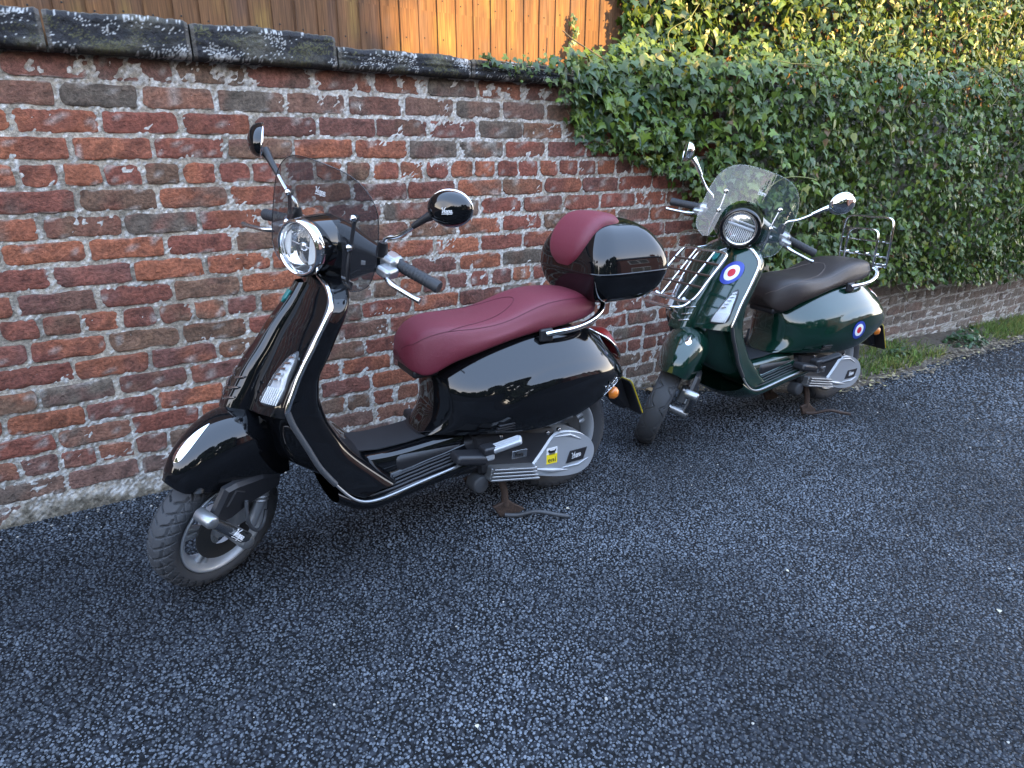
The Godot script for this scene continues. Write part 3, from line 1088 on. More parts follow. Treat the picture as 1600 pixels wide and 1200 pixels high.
	eb.slab([Vector2(0.78, .345), Vector2(0.92, .345), Vector2(1.10, .305), Vector2(1.14, .24), Vector2(1.03, .155), Vector2(0.92, .165), Vector2(0.80, .20)], Transform3D(Basis(), V(0, 0, 0.07)), 0.062, 0.012)
	put("belt_cover", eb, M.black_plastic, root)
	var ec := MB.new()
	var outl := [Vector2(1.095, .296), Vector2(1.15, .292), Vector2(1.205, .275), Vector2(1.25, .245), Vector2(1.274, .205), Vector2(1.272, .165), Vector2(1.25, .128), Vector2(1.20, .108), Vector2(1.10, .122), Vector2(0.975, .165), Vector2(1.005, .19), Vector2(1.05, .24)]
	ec.slab(smooth_poly(outl, 3), Transform3D(Basis(), V(0, 0, 0.07)), 0.076, 0.016)
	var en := put("transmission_cover", ec, M.silver_paint, root)
	var er := MB.new()
	er.tube([V(1.09, .283, .143), V(1.16, .277, .146), V(1.25, .225, .14)], [0.004, 0.006, 0.003], 8)
	er.tube([V(1.0, .178, .14), V(1.08, .155, .147), V(1.16, .135, .143)], [0.004, 0.009, 0.003], 8)
	er.tube([V(1.13, .152, .146), V(1.2, .150, .148), V(1.262, .168, .143)], [0.002, 0.005, 0.002], 8)
	put("cover_rib", er, M.silver_paint, en)
	var pq := MB.new()
	pq.slab([Vector2(1.145, .166), Vector2(1.222, .166), Vector2(1.238, .212), Vector2(1.163, .212)], Transform3D(Basis(), V(0, 0, 0.1455)), 0.004, 0.001)
	var pqn := put("cover_plaque", pq, M.black_plastic, en)
	var ps := MB.new()
	script_word(ps, V(1.168, .184, .1505), V(1, 0.08, 0).normalized(), V(-0.08, 1, 0).normalized(), 0.018, 0.0008, func(q): return q)
	put("plaque_script", ps, M.white_print, en)
	var bl := MB.new()
	bl.slab(round_rect(0.062, 0.03, 0.004), Transform3D(Basis(V(0, 0, 1), -0.05), V(0.955, .245, .132)), 0.004, 0.001)
	var bln := put("cover_badge", bl, M.dull_chrome, root)
	var bs := MB.new()
	script_word(bs, V(0.934, .240, .1375), V(1, -0.05, 0).normalized(), V(0.05, 1, 0).normalized(), 0.015, 0.001, func(q): return q)
	put("badge_script", bs, M.black_plastic, bln)
	if o.paint == "black_paint":
		sticker(en)
	var bolts := MB.new()
	for q in [Vector2(0.88, .33), Vector2(1.07, .30), Vector2(0.985, .172), Vector2(0.86, .20), Vector2(1.118, .302)]:
		bolts.lathe([Vector2(0, .008), Vector2(.006, .008), Vector2(.0075, .004), Vector2(.0075, -.004)], V(q.x, q.y, .133), V(0, 0, 1), 8)
	put("bolt", bolts, M.dull_chrome, root)
	var dr := MB.new()
	for k in 4:
		dr.rbox(V(0.918, .172 + 0.013 * k, .15), V(0.20 - 0.01 * k, .008, .05), .003, Basis(V(0, 0, 1), -0.20))
	dr.rbox(V(0.918, .188, .142), V(0.19, .05, .04), .006, Basis(V(0, 0, 1), -0.20))
	put("finned_footrest", dr, M.satin_alloy, root)
	var cap := MB.new()
	cap.lathe([Vector2(0, .024), Vector2(.026, .022), Vector2(.032, .012), Vector2(.032, -.03)], V(0.80, .165, .12), V(0.1, 0, 1), 24)
	put("engine_cap", cap, M.grey_plastic, root)
	var stn := MB.new()
	for s in [1.0, -1.0]:
		stn.tube([V(0.89, .19, s * .10), V(0.905, .10, s * .115), V(0.905, .045, s * .12)], 0.013, 10)
		stn.slab([Vector2(0.855, .055), Vector2(0.885, .005), Vector2(0.95, .0), Vector2(0.985, .012), Vector2(0.935, .05), Vector2(0.915, .07)], Transform3D(Basis(), V(0, 0, s * .12 - 0.006)), 0.012, 0.003)
	var sdn := put("centre_stand", stn, M.rusty_steel, root)
	var lev := MB.new()
	lev.tube(spl([V(0.90, .012, .125), V(0.945, .012, .15), V(0.99, .03, .185), V(1.04, .022, .215), V(1.095, .010, .245)], 20), 0.008, 8)
	put("stand_lever", lev, M.rusty_steel if o.paint == "green_paint" else M.grey_plastic, sdn)
	for s in [1.0, -1.0]:
		var hb2 := MB.new()
		hb2.rbox(V(0.725, .318, s * .205), V(0.115, .035, .07), 0.014, Basis(V(0, 0, 1), -0.22))
		hb2.rbox(V(0.79, .335, s * .215), V(0.05, .03, .05), 0.01)
		put("peg_hinge", hb2, M.black_plastic, root)
		var pg := MB.new()
		var PBs := Basis(V(0, 0, 1), 0.48) * Basis(V(0, 1, 0), -0.55 * s)
		pg.rbox(V(0.835, .352, s * .245), V(0.115, .02, .036), 0.008, PBs)
		for k in 3:
			pg.rbox(V(0.84, .352, s * .245) + PBs * V(0, 0.011, (k - 1) * 0.010), V(0.09, .006, .005), 0.002, PBs)
		pg.rbox(V(0.785, .318, s * .222), V(0.034, .03, .034), 0.008)
		put("passenger_peg", pg, M[o.peg], root)
	var sx2 := MB.new()
	sx2.tube(spl([V(0.86, .20, -.12), V(0.98, .17, -.15), V(1.10, .20, -.16)], 12), 0.016, 10)
	sx2.tube(spl([V(1.08, .205, -.17), V(1.14, .225, -.175), V(1.36, .29, -.175), V(1.43, .31, -.175)], 20), [0.03, 0.05, 0.056, 0.058, 0.058, 0.058, 0.058, 0.058, 0.058, 0.058, 0.058, 0.058, 0.058, 0.058, 0.058, 0.058, 0.056, 0.054, 0.05, 0.04], 20)
	put("exhaust", sx2, M.black_plastic, root)
	return root


func bar_ring(x0: float, x1: float, y0: float, y1: float, z: float) -> Array:
	var r := []
	for k in 17:
		var a := -TAU * k / 16.0
		var cx := cos(a)
		var sy := sin(a)
		r.append(V((x0 + x1) / 2 + (x1 - x0) / 2 * signf(cx) * pow(absf(cx), 0.86), (y0 + y1) / 2 + (y1 - y0) / 2 * signf(sy) * pow(absf(sy), 0.86), z))
	return r


func round_rect(w: float, h: float, r: float) -> Array:
	var out := []
	for q in [[1, 1, 0.0], [-1, 1, 90.0], [-1, -1, 180.0], [1, -1, 270.0]]:
		for k in 4:
			var a := deg_to_rad(q[2] + 30.0 * k)
			out.append(Vector2(q[0] * (w / 2 - r) + cos(a) * r, q[1] * (h / 2 - r) + sin(a) * r))
	return out


func smooth_poly(p: Array, times: int) -> Array:
	for t in times:
		var q := []
		for i in p.size():
			var a: Vector2 = p[i]
			var b: Vector2 = p[(i + 1) % p.size()]
			q.append(a.lerp(b, 0.25))
			q.append(a.lerp(b, 0.75))
		p = q
	return p


# three rings of a round target mark laid on a surface
func roundel(parent: Node, on: Callable, at: Vector3, r: float, side: bool) -> void:
	var g := Node3D.new()
	g.name = numbered("roundel", parent)
	parent.add_child(g, true)
	var rad := [[1.0, 0.68, M.blue_print, "blue_ring"], [0.68, 0.36, M.white_print, "white_ring"], [0.36, 0.0, M.red_print, "red_disc"]]
	for q in rad:
		var P := []
		for i in 4:
			var rr: float = lerpf(q[0], q[1], i / 3.0) * r
			var row := []
			for k in 40:
				var a := TAU * k / 40
				row.append(on.call(at.x + cos(a) * rr if side else at.z + cos(a) * rr, at.y + sin(a) * rr))
			P.append(row)
		var b := MB.new()
		b.grid(P, false, true, V(0.6, 0.5, 0))
		put(q[3], b, q[2], g)


func indicator(root: Node, s: float) -> void:
	var poly := smooth_poly([Vector2(0.158, 0.732), Vector2(0.176, 0.732), Vector2(0.188, 0.645), Vector2(0.188, 0.597), Vector2(0.128, 0.590), Vector2(0.125, 0.608), Vector2(0.140, 0.67)], 2)
	var g := Node3D.new()
	g.name = numbered("front_indicator", root)
	root.add_child(g, true)
	for layer in 2:
		var P := []
		for k in [1.0, 0.93, 0.6, 0.25, 0.02] if layer == 1 else [1.07, 1.02, 0.9]:
			var row := []
			for q in poly:
				var c := Vector2(0.162, 0.645)
				var p: Vector2 = c + (q - c) * k
				var lift := (0.010 if k < 0.99 else 0.002) if layer == 1 else (0.004 if k < 1.03 else -0.001)
				row.append(V(shield_x(p.y, p.x) - lift, p.y + lift * 0.4, s * p.x))
			P.append(row)
		var b := MB.new()
		b.grid(P, false, true, V(0.5, 0.6, 0.0))
		put("bezel" if layer == 0 else "clear_lens", b, M.black_plastic if layer == 0 else M.lens_glass, g)
	var rf := MB.new()
	var R := []
	for k in [0.92, 0.5, 0.02]:
		var row := []
		for q in poly:
			var c := Vector2(0.162, 0.645)
			var p: Vector2 = c + (q - c) * k
			row.append(V(shield_x(p.y, p.x) - 0.0035, p.y, s * p.x))
		R.append(row)
	rf.grid(R, false, true, V(0.5, 0.6, 0.0))
	put("reflector", rf, M.silver_paint, g)
	for k in 5:
		var y := 0.66 + 0.0145 * k
		var bb := MB.new()
		var z0 := lerpf(0.147, 0.160, k / 4.0)
		bb.tube([V(shield_x(y, z0) - 0.007, y + 0.002, s * z0), V(shield_x(y, z0 + 0.017) - 0.007, y + 0.006, s * (z0 + 0.017))], 0.0042, 6)
		put("reflector_facet", bb, M.chrome, g)
	for k in 8:
		var z := 0.134 + 0.0068 * k
		var bb := MB.new()
		bb.tube([V(shield_x(0.60, z) - 0.0075, 0.60, s * z), V(shield_x(0.64, z + 0.004) - 0.0075, 0.642, s * (z + 0.004))], 0.0022, 5)
		put("lens_flute", bb, M.white_frame, g)


func headlight(root: Node, ST: Transform3D, o: Dictionary) -> void:
	var g := Node3D.new()
	g.name = "headlight"
	var c := V(0.268, 1.0, 0)
	var ax := V(-1, 0.06, 0).normalized()
	var k0: float = o.lamp
	g.transform = ST * Transform3D(Basis().scaled(Vector3.ONE * k0), c * (1.0 - k0) + V(0.004 * (1.0 - k0) / 0.12, 0.004 * (1.0 - k0) / 0.12, 0))
	root.add_child(g, true)
	var shell := MB.new()
	shell.lathe([Vector2(0.095, -0.13), Vector2(0.0935, -0.06), Vector2(0.0885, -0.026)], c, ax, 56)
	put("housing", shell, M[o.paint] if o.paint == "black_paint" else M.black_paint, g)
	var bz := MB.new()
	if o.paint == "black_paint":
		bz.lathe([Vector2(0.0885, -0.028), Vector2(0.0895, -0.018), Vector2(0.088, -0.005), Vector2(0.084, 0.002), Vector2(0.079, 0.004), Vector2(0.075, -0.002), Vector2(0.073, -0.014)], c, ax, 64)
	else:
		bz.lathe([Vector2(0.088, -0.042), Vector2(0.0895, -0.02), Vector2(0.087, -0.002), Vector2(0.080, 0.004), Vector2(0.073, 0.002)], c, ax, 64)
	put("bezel", bz, M.chrome if o.paint == "black_paint" else M.black_paint, g)
	var rf := MB.new()
	if o.paint == "green_paint":
		rf.lathe([Vector2(0.066, -0.016), Vector2(0.056, -0.0125), Vector2(0.04, -0.009), Vector2(0.02, -0.0065), Vector2(0.0, -0.006)], c - ax * 0.010, ax, 48)
	else:
		rf.lathe([Vector2(0.074, -0.012), Vector2(0.066, -0.03), Vector2(0.05, -0.048), Vector2(0.028, -0.06), Vector2(0.0, -0.065)], c, ax, 48)
	put("reflector", rf, M.chrome, g)
	var side := V(0, 0, 1)
	var up := ax.cross(side).normalized()
	if up.y < 0:
		up = -up
	if o.paint == "black_paint":
		for k in 16:
			var z := lerpf(-0.068, -0.030, k / 15.0) if k < 9 else lerpf(0.034, 0.066, (k - 9) / 6.0)
			var h := sqrt(maxf(0.07 * 0.07 - z * z, 0.0)) * (0.8 if k < 9 else 0.7)
			var f := MB.new()
			f.tube([c + side * z + up * h - ax * 0.018, c + side * z - up * h - ax * 0.018], 0.0022, 5)
			put("lens_flute", f, M.white_frame, g)
		var bulb := MB.new()
		bulb.lathe([Vector2(0.0, -0.018), Vector2(0.012, -0.02), Vector2(0.016, -0.03), Vector2(0.014, -0.055)], c + up * 0.004, ax, 20)
		bulb.rbox(c + up * 0.006 - ax * 0.022, V(0.004, 0.006, 0.10), 0.002)
		put("bulb_shield", bulb, M.dull_chrome, g)
	else:
		var rg := MB.new()
		rg.lathe([Vector2(0.073, 0.0), Vector2(0.066, 0.002), Vector2(0.062, -0.006)], c, ax, 48)
		put("inner_ring", rg, M.dull_chrome, g)
		var bar := MB.new()
		bar.rbox(c + up * 0.008 - ax * 0.012, V(0.012, 0.010, 0.118), 0.003)
		bar.rbox(c + up * 0.026 - ax * 0.016, V(0.008, 0.006, 0.112), 0.002)
		put("light_bar", bar, M.silver_paint, g)
		for k in 15:
			var z := lerpf(-0.056, 0.056, k / 14.0)
			var h := sqrt(maxf(0.062 * 0.062 - z * z, 0.0))
			var f := MB.new()
			f.tube([c + side * z - ax * 0.016, c + side * z - up * h - ax * 0.016], 0.002, 5)
			put("lens_flute", f, M.white_frame, g)
	var ln := MB.new()
	var prof := []
	for k in 9:
		var r := 0.0745 * (1.0 - k / 8.0)
		prof.append(Vector2(r, -0.006 + 0.016 * (1.0 - pow(r / 0.0745, 2.0))))
	ln.lathe(prof, c, ax, 48)
	put("lens", ln, M.lens_glass, g)


func controls(root: Node, ST: Transform3D, s: float, o: Dictionary) -> void:
	var gr := MB.new()
	var a := V(0.448, 0.990, s * 0.20)
	var b := V(0.462, 0.966, s * 0.345)
	var d := (b - a).normalized()
	gr.tube([a, a + d * 0.012, a + d * 0.02, a + d * 0.10, b - d * 0.004, b], [0.021, 0.021, 0.0165, 0.0165, 0.0185, 0.016], 18)
	for k in 9:
		gr.lathe([Vector2(0.016, -0.003), Vector2(0.0178, -0.002), Vector2(0.0178, 0.002), Vector2(0.016, 0.003)], a + d * (0.03 + 0.011 * k), d, 16)
	put("grip", gr, M.mat_rubber, root, ST)
	var sw := MB.new()
	sw.rbox(V(0.442, 0.993, s * 0.186), V(0.060, 0.046, 0.062), 0.018, Basis(V(1, 0, 0), s * 0.16))
	sw.rbox(V(0.405, 0.978, s * 0.205), V(0.05, 0.03, 0.05), 0.01, Basis(V(1, 0, 0), s * 0.16))
	put("switch_housing", sw, M.satin_alloy, root, ST)
	var lv := MB.new()
	lv.tube(spl([V(0.40, 0.972, s * 0.205), V(0.378, 0.964, s * 0.235), V(0.374, 0.957, s * 0.28), V(0.376, 0.950, s * 0.325), V(0.378, 0.948, s * 0.345)], 20), [0.008, 0.009, 0.009, 0.0085, 0.008, 0.008, 0.008, 0.0075, 0.007, 0.007, 0.007, 0.007, 0.007, 0.007, 0.007, 0.007, 0.007, 0.008, 0.009, 0.008], 8)
	put("brake_lever", lv, M.dull_chrome, root, ST)
	var bt := MB.new()
	bt.tube([V(0.424, 1.008, s * 0.165), V(0.424, 1.03, s * 0.165), V(0.425, 1.046, s * 0.167)], [0.018, 0.016, 0.012], 12)
	put("mirror_boot", bt, M.black_plastic, root, ST)
	# mirror
	var g := Node3D.new()
	g.name = numbered("mirror", root)
	g.transform = ST
	root.add_child(g, true)
	var hy: float = o.mirror_y
	var stem := MB.new()
	stem.tube(spl([V(0.425, 1.04, s * 0.166), V(0.426, 1.062, s * 0.176), V(0.43, 1.075 + hy * 0.3, s * 0.205), V(0.435, 1.128 + hy * 0.7, s * 0.268), V(0.438, 1.170 + hy, s * 0.312)], 24), 0.006, 10)
	put("stalk", stem, M.chrome, g)
	var soc := MB.new()
	soc.tube([V(0.4335, 1.118 + hy * 0.7, s * 0.255), V(0.436, 1.15 + hy, s * 0.29), V(0.438, 1.172 + hy, s * 0.318)], [0.008, 0.0105, 0.016], 12)
	put("stalk_socket", soc, M.black_plastic if o.paint == "black_paint" else M.chrome, g)
	var cen := V(0.445, 1.193 + hy, s * 0.352)
	var tilt := Basis(V(0, 1, 0), o.mirror_turn[0] if s < 0 else o.mirror_turn[1]) * Basis(V(1, 0, 0), -s * 0.22) * Basis(V(0, 0, 1), -0.08)
	var P := []
	for i in 13:
		var t := i / 12.0
		var row := []
		for k in 36:
			var a2 := TAU * k / 36
			var rr := sqrt(maxf(1.0 - pow(1.0 - t, 2.4), 0.0)) if t < 1.0 else 1.0
			row.append(cen + tilt * V(-0.030 + 0.040 * t, sin(a2) * 0.046 * rr, cos(a2) * 0.063 * rr * s))
		P.append(row)
	var hd := MB.new()
	hd.grid(P, false, true, cen + V(0.02, 0, 0))
	put("shell", hd, M.chrome if o.paint == "green_paint" else M.black_paint, g)
	var gl := MB.new()
	gl.fan(P[12].map(func(q): return cen + (q - cen) * 0.97 + tilt * V(0.0005, 0, 0)), tilt * V(1, 0, 0))
	put("mirror_glass", gl, M.chrome, g)
	var rimb := MB.new()
	var rp: Array = P[12].duplicate()
	rp.append(P[12][0])
	rp.append(P[12][1])
	rimb.tube(rp, 0.0032, 8, false)
	put("mirror_rim", rimb, M.chrome, g)
	if s > 0 and o.paint == "black_paint":
		var w := MB.new()
		script_word(w, cen + tilt * V(-0.03, -0.008, -0.005), tilt * V(0, 0.0, 1), tilt * V(0, 1, 0), 0.013, 0.0009, func(q): 
			var l: Vector3 = tilt.inverse() * (q - cen)
			var e: float = clampf(pow(l.y / 0.046, 2.0) + pow(l.z / 0.063, 2.0), 0.0, 1.0)
			return cen + tilt * V(-0.0310 + 0.040 * (1.0 - pow(1.0 - e, 1.0 / 2.4)), l.y, l.z))
		put("mirror_script", w, M.white_print, g)


func screen(root: Node, ST: Transform3D, o: Dictionary) -> void:
	var g := Node3D.new()
	g.name = "windscreen"
	g.transform = ST
	root.add_child(g, true)
	var up: float = o.screen_up
	var lean: float = o.screen_lean
	# half outline, outer and inner edge, from the top centre round to the foot
	var out := [V(0, 1.250 + up, 0), V(0, 1.249 + up, 0.04), V(0, 1.243 + up, 0.09), V(0, 1.222 + up, 0.14), V(0, 1.180 + up * 0.7, 0.175), V(0, 1.12, 0.192), V(0, 1.05, 0.198), V(0, 0.985, 0.197), V(0, 0.940, 0.185), V(0, 0.918, 0.160), V(0, 0.910, 0.135)]
	var inn := [V(0, 1.105, 0), V(0, 1.104, 0.02), V(0, 1.100, 0.04), V(0, 1.090, 0.060), V(0, 1.075, 0.076), V(0, 1.055, 0.089), V(0, 1.03, 0.098), V(0, 1.0, 0.102), V(0, 0.968, 0.103), V(0, 0.94, 0.106), V(0, 0.915, 0.116)]
	var on := func(p: Vector3): return V(0.332 - 0.09 * lean + lean * (p.y - 1.0) + 0.9 * p.z * p.z, p.y, p.z)
	var P := []
	var a := spl(whole(out), 81)
	var b := spl(whole(inn), 81)
	for i in 81:
		var r := []
		for k in 9:
			r.append(on.call(a[i].lerp(b[i], k / 8.0)))
		P.append(r)
	var m := MB.new()
	m.grid(P, false, false, V(0.9, 1.0, 0))
	put("pane", m, M[o.screen], g)
	var edge := MB.new()
	var ep := []
	for i in 81:
		ep.append(P[i][0])
	edge.tube(ep, 0.0015, 6)
	put("pane_edge", edge, M.lens_glass if o.screen == "clear_screen" else M.smoked_screen, g)
	for s in [1.0, -1.0]:
		var rod := MB.new()
		var t: Vector3 = on.call(V(0, 1.112, 0.122 * s)) + V(0.008, 0, 0)
		var l: Vector3 = on.call(V(0, 1.030, 0.118 * s)) + V(0.008, 0, 0)
		rod.tube(spl([t, l, V(0.335, 0.955, 0.125 * s), V(0.36, 0.905, 0.115 * s), V(0.39, 0.905, 0.09 * s)], 20), 0.0055, 8)
		put("bracket", rod, M.black_plastic if o.paint == "black_paint" else M.dull_chrome, g)
		for q in [t, l]:
			var sc := MB.new()
			sc.lathe([Vector2(0, 0.007), Vector2(0.007, 0.006), Vector2(0.010, 0.002), Vector2(0.010, -0.003)], q + V(-0.008, 0, 0), V(-1, 0.1, 0), 16)
			put("screw", sc, M.chrome, g)
			var wsh := MB.new()
			wsh.lathe([Vector2(0, 0.006), Vector2(0.009, 0.006), Vector2(0.011, 0.0), Vector2(0.011, -0.006)], q + V(0.002, 0, 0), V(1, -0.1, 0), 12)
			put("screw_washer", wsh, M.black_plastic, g)
	var w := MB.new()
	script_word(w, V(0.33, 1.148, -0.005 if o.paint == "black_paint" else 0.005), V(0, 0, 1), V(0, 1, 0), 0.016, 0.0008, func(q: Vector3): return on.call(V(0, q.y, q.z)) + V(-0.0016, 0, 0))
	put("screen_script", w, M.white_print, g)


func sticker(parent: Node) -> void:
	var T := Transform3D(Basis(V(0, 0, 1), -0.02), V(1.083, .213, .1462))
	var s := MB.new()
	s.slab(round_rect(0.046, 0.062, 0.002), T, 0.0012, 0.0)
	var n := put("fuel_sticker", s, M.white_print, parent)
	var y := MB.new()
	y.slab([Vector2(-0.023, -0.031), Vector2(0.023, -0.031), Vector2(0.023, 0.006), Vector2(-0.023, 0.006)], T.translated(V(0, 0, 0.0014)), 0.0006, 0.0)
	put("sticker_field", y, M.yellow_print, parent)
	# a striding six-legged beast above the letters
	var d := MB.new()
	var Td := T.translated(V(0, 0, 0.0016))
	d.slab([Vector2(-0.015, 0.014), Vector2(-0.018, 0.022), Vector2(-0.012, 0.025), Vector2(-0.008, 0.020), Vector2(0.010, 0.020), Vector2(0.017, 0.026), Vector2(0.016, 0.016), Vector2(0.010, 0.011), Vector2(-0.008, 0.011)], Td, 0.001, 0.0)
	for k in 6:
		var x := -0.0115 + 0.0044 * k
		d.slab([Vector2(x, 0.013), Vector2(x + 0.0024, 0.013), Vector2(x + 0.0012, 0.003), Vector2(x - 0.0008, 0.003)], Td, 0.001, 0.0)
	put("sticker_beast", d, M.black_plastic, parent)
	var tm := TextMesh.new()
	var sf := SystemFont.new()
	sf.font_names = PackedStringArray(["Droid Sans"])
	sf.font_weight = 700
	tm.font = sf
	tm.text = "eni"
	tm.font_size = 64
	tm.pixel_size = 0.00036
	tm.depth = 0.0008
	tm.material = M.black_plastic
	put_mesh("sticker_letters", tm, parent, T.translated(V(0, -0.017, 0.0022)))


func top_box(root: Node) -> void:
	var g := Node3D.new()
	g.name = "top_box"
	root.add_child(g, true)
	# heights, centre and half sizes
	var ys := [0.742, 0.754, 0.780, 0.812, 0.842, 0.852]
	var parts := [[ys, [1.375, 1.375, 1.378, 1.381, 1.383, 1.383], [0.102, 0.125, 0.150, 0.165, 0.174, 0.175], [0.125, 0.150, 0.178, 0.196, 0.205, 0.206]],
		[[0.856, 0.872, 0.908, 0.948, 0.984, 1.010, 1.024, 1.028], [1.383, 1.383, 1.381, 1.378, 1.374, 1.370, 1.368, 1.368], [0.177, 0.175, 0.167, 0.147, 0.119, 0.082, 0.044, 0.008], [0.208, 0.206, 0.198, 0.178, 0.150, 0.110, 0.060, 0.01]]]
	for q in 2:
		var d = parts[q]
		var ctrl := []
		for i in d[0].size():
			var row := []
			for k in 33:
				var a := TAU * k / 32.0
				var e := BOXE
				row.append(V(d[1][i] + signf(cos(a)) * pow(absf(cos(a)), e) * d[2][i], d[0][i], signf(sin(a)) * pow(absf(sin(a)), e) * d[3][i]))
			ctrl.append(row)
		var P := loft(ctrl, 40 if q == 1 else 24, 129)
		var b := MB.new()
		b.grid(P, false, false, V(1.45, 0.87, 0))
		b.fan(P[0], Vector3.DOWN)
		if q == 0:
			b.fan(P[23], Vector3.UP)
		put("box_base" if q == 0 else "box_lid", b, M.black_paint, g)
	var sm := MB.new()
	var ring := []
	for k in 130:
		var a := TAU * k / 128.0
		ring.append(V(1.383 + signf(cos(a)) * pow(absf(cos(a)), BOXE) * 0.1755, 0.854, signf(sin(a)) * pow(absf(sin(a)), BOXE) * 0.2065))
	sm.tube(ring, 0.004, 6, false)
	put("lid_seam", sm, M.black_paint, g)
	# padded backrest, bent over the front edge of the lid
	var pp := []
	var mid := [V(1.205, 0.868, 0), V(1.196, 0.90, 0), V(1.206, 0.95, 0), V(1.232, 0.995, 0), V(1.268, 1.030, 0), V(1.315, 1.046, 0), V(1.365, 1.040, 0), V(1.385, 1.028, 0)]
	var wid := [0.055, 0.088, 0.108, 0.114, 0.114, 0.112, 0.100, 0.075]
	for i in mid.size():
		var w: float = wid[i]
		var inw: Vector3 = V(1.40, 0.90, 0) - mid[i]
		inw = inw.normalized()
		pp.append(whole([mid[i], mid[i] + V(0, 0, w * 0.5) + inw * 0.002, mid[i] + V(0, 0, w * 0.8) + inw * 0.008, mid[i] + V(0, 0, w * 0.96) + inw * 0.022, mid[i] + V(0, 0, w) + inw * 0.04, mid[i] + V(0, 0, w * 0.98) + inw * 0.075]))
	var PG := loft(pp, 40, 41)
	var pb := MB.new()
	pb.grid(PG, false, false, V(1.40, 0.90, 0))
	pb.fan(PG[0], V(-0.3, -1, 0).normalized())
	pb.fan(PG[39], V(1, 0, 0))
	var pn := put("backrest_pad", pb, M.burgundy_leather, g)
	var rk := MB.new()
	rk.rbox(V(1.42, 0.742, 0), V(0.22, 0.018, 0.16), 0.006)
	for s in [1.0, -1.0]:
		rk.tube([V(1.33, 0.735, s * 0.05), V(1.42, 0.735, s * 0.06), V(1.52, 0.738, s * 0.06)], 0.008, 8)
	put("box_carrier", rk, M.black_plastic, g)


func racks(root: Node) -> void:
	# front carrier hung before the leg shield
	var g := Node3D.new()
	g.name = "front_carrier"
	root.add_child(g, true)
	var T := func(u: float, h: float, out: float): return V(lerpf(0.118, 0.268, h) - out - 0.035 * (1.0 - h), lerpf(0.705, 0.89, h), u)
	var fr := MB.new()
	var loop := [T.call(-0.02, 1.0, 0.075), T.call(-0.115, 1.0, 0.075), T.call(-0.135, 0.9, 0.075), T.call(-0.14, 0.4, 0.078), T.call(-0.14, 0.06, 0.08), T.call(-0.115, -0.03, 0.08), T.call(0.0, -0.03, 0.08), T.call(0.115, -0.03, 0.08), T.call(0.14, 0.06, 0.08), T.call(0.14, 0.4, 0.078), T.call(0.135, 0.9, 0.075), T.call(0.115, 1.0, 0.075), T.call(0.0, 1.0, 0.075), T.call(-0.02, 1.0, 0.075)]
	fr.tube(spl(loop, 90), 0.0065, 10, false)
	put("frame_hoop", fr, M.chrome, g)
	for h in [0.28, 0.52, 0.76]:
		var b := MB.new()
		b.tube([T.call(-0.139, h, 0.078), T.call(0.139, h, 0.078)], 0.0058, 8)
		put("cross_bar", b, M.worn_wood_bar, g)
	for u in [-0.055, 0.055]:
		var b := MB.new()
		b.tube([T.call(u, 0.98, 0.073), T.call(u, -0.02, 0.076)], 0.0055, 8)
		put("upright_bar", b, M.chrome, g)
	var sh := MB.new()
	sh.tube(spl([T.call(-0.13, -0.02, 0.08), T.call(-0.125, -0.11, 0.095), T.call(-0.09, -0.14, 0.125), T.call(0.0, -0.145, 0.13), T.call(0.09, -0.14, 0.125), T.call(0.125, -0.11, 0.095), T.call(0.13, -0.02, 0.08)], 60), 0.0065, 10)
	put("fold_down_shelf", sh, M.chrome, g)
	for s in [1.0, -1.0]:
		var b := MB.new()
		b.tube(spl([T.call(s * 0.09, 0.0, 0.078), T.call(s * 0.06, -0.08, 0.05), T.call(s * 0.045, -0.12, -0.005)], 12), 0.009, 10)
		put("carrier_foot", b, M.dull_chrome, g)
		var b2 := MB.new()
		b2.tube([T.call(s * 0.07, 1.0, 0.075), T.call(s * 0.05, 1.05, 0.0)], 0.007, 8)
		put("carrier_arm", b2, M.chrome, g)
	# rear carrier, folded upright behind the seat
	var r := Node3D.new()
	r.name = "rear_carrier"
	root.add_child(r, true)
	for q in [[1.335, 0.135, 0.735, 0.985], [1.305, 0.085, 0.735, 0.925]]:
		var b := MB.new()
		var x: float = q[0]
		var w: float = q[1]
		var p := [V(x, q[2], -w), V(x, q[3] - 0.06, -w), V(x + 0.004, q[3] - 0.012, -w + 0.012), V(x + 0.006, q[3], -w + 0.05), V(x + 0.006, q[3], 0), V(x + 0.006, q[3], w - 0.05), V(x + 0.004, q[3] - 0.012, w - 0.012), V(x, q[3] - 0.06, w), V(x, q[2], w)]
		b.tube(spl(p, 70), 0.0065, 10)
		put("hoop", b, M.chrome, r)
	for y in [0.79, 0.865]:
		var b := MB.new()
		b.tube([V(1.332, y, -0.135), V(1.332, y, 0.135)], 0.005, 8)
		put("cross_bar", b, M.chrome, r)
	for z in [-0.085, -0.03, 0.03, 0.085]:
		var b := MB.new()
		b.tube([V(1.307, 0.80, z), V(1.333, 0.80, z)], 0.005, 8)
		put("joint_bar", b, M.chrome, r)
	for s in [1.0, -1.0]:
		var b := MB.new()
		b.tube(spl([V(1.33, 0.742, s * 0.11), V(1.325, 0.735, s * 0.09), V(1.29, 0.725, s * 0.095)], 10), 0.009, 8)
		b.rbox(V(1.33, 0.748, s * 0.11), V(0.03, 0.02, 0.045), 0.006)
		put("hinge", b, M.chrome, r)

# ---------------------------------------------------------------- the place
const COURSE := 0.0805
const PITCH := 0.2325


func ground_y(x: float) -> float:
	# the lane falls gently to the right
	return -0.036 * maxf(0.0, x - 0.9) * smoothstep(0.9, 2.2, x)


func wall_z(x: float) -> float:
	return lut([3.0, 4.0, 5.0, 6.0, 8.0], [0.0, 0.06, 0.14, 0.19, 0.19], x)


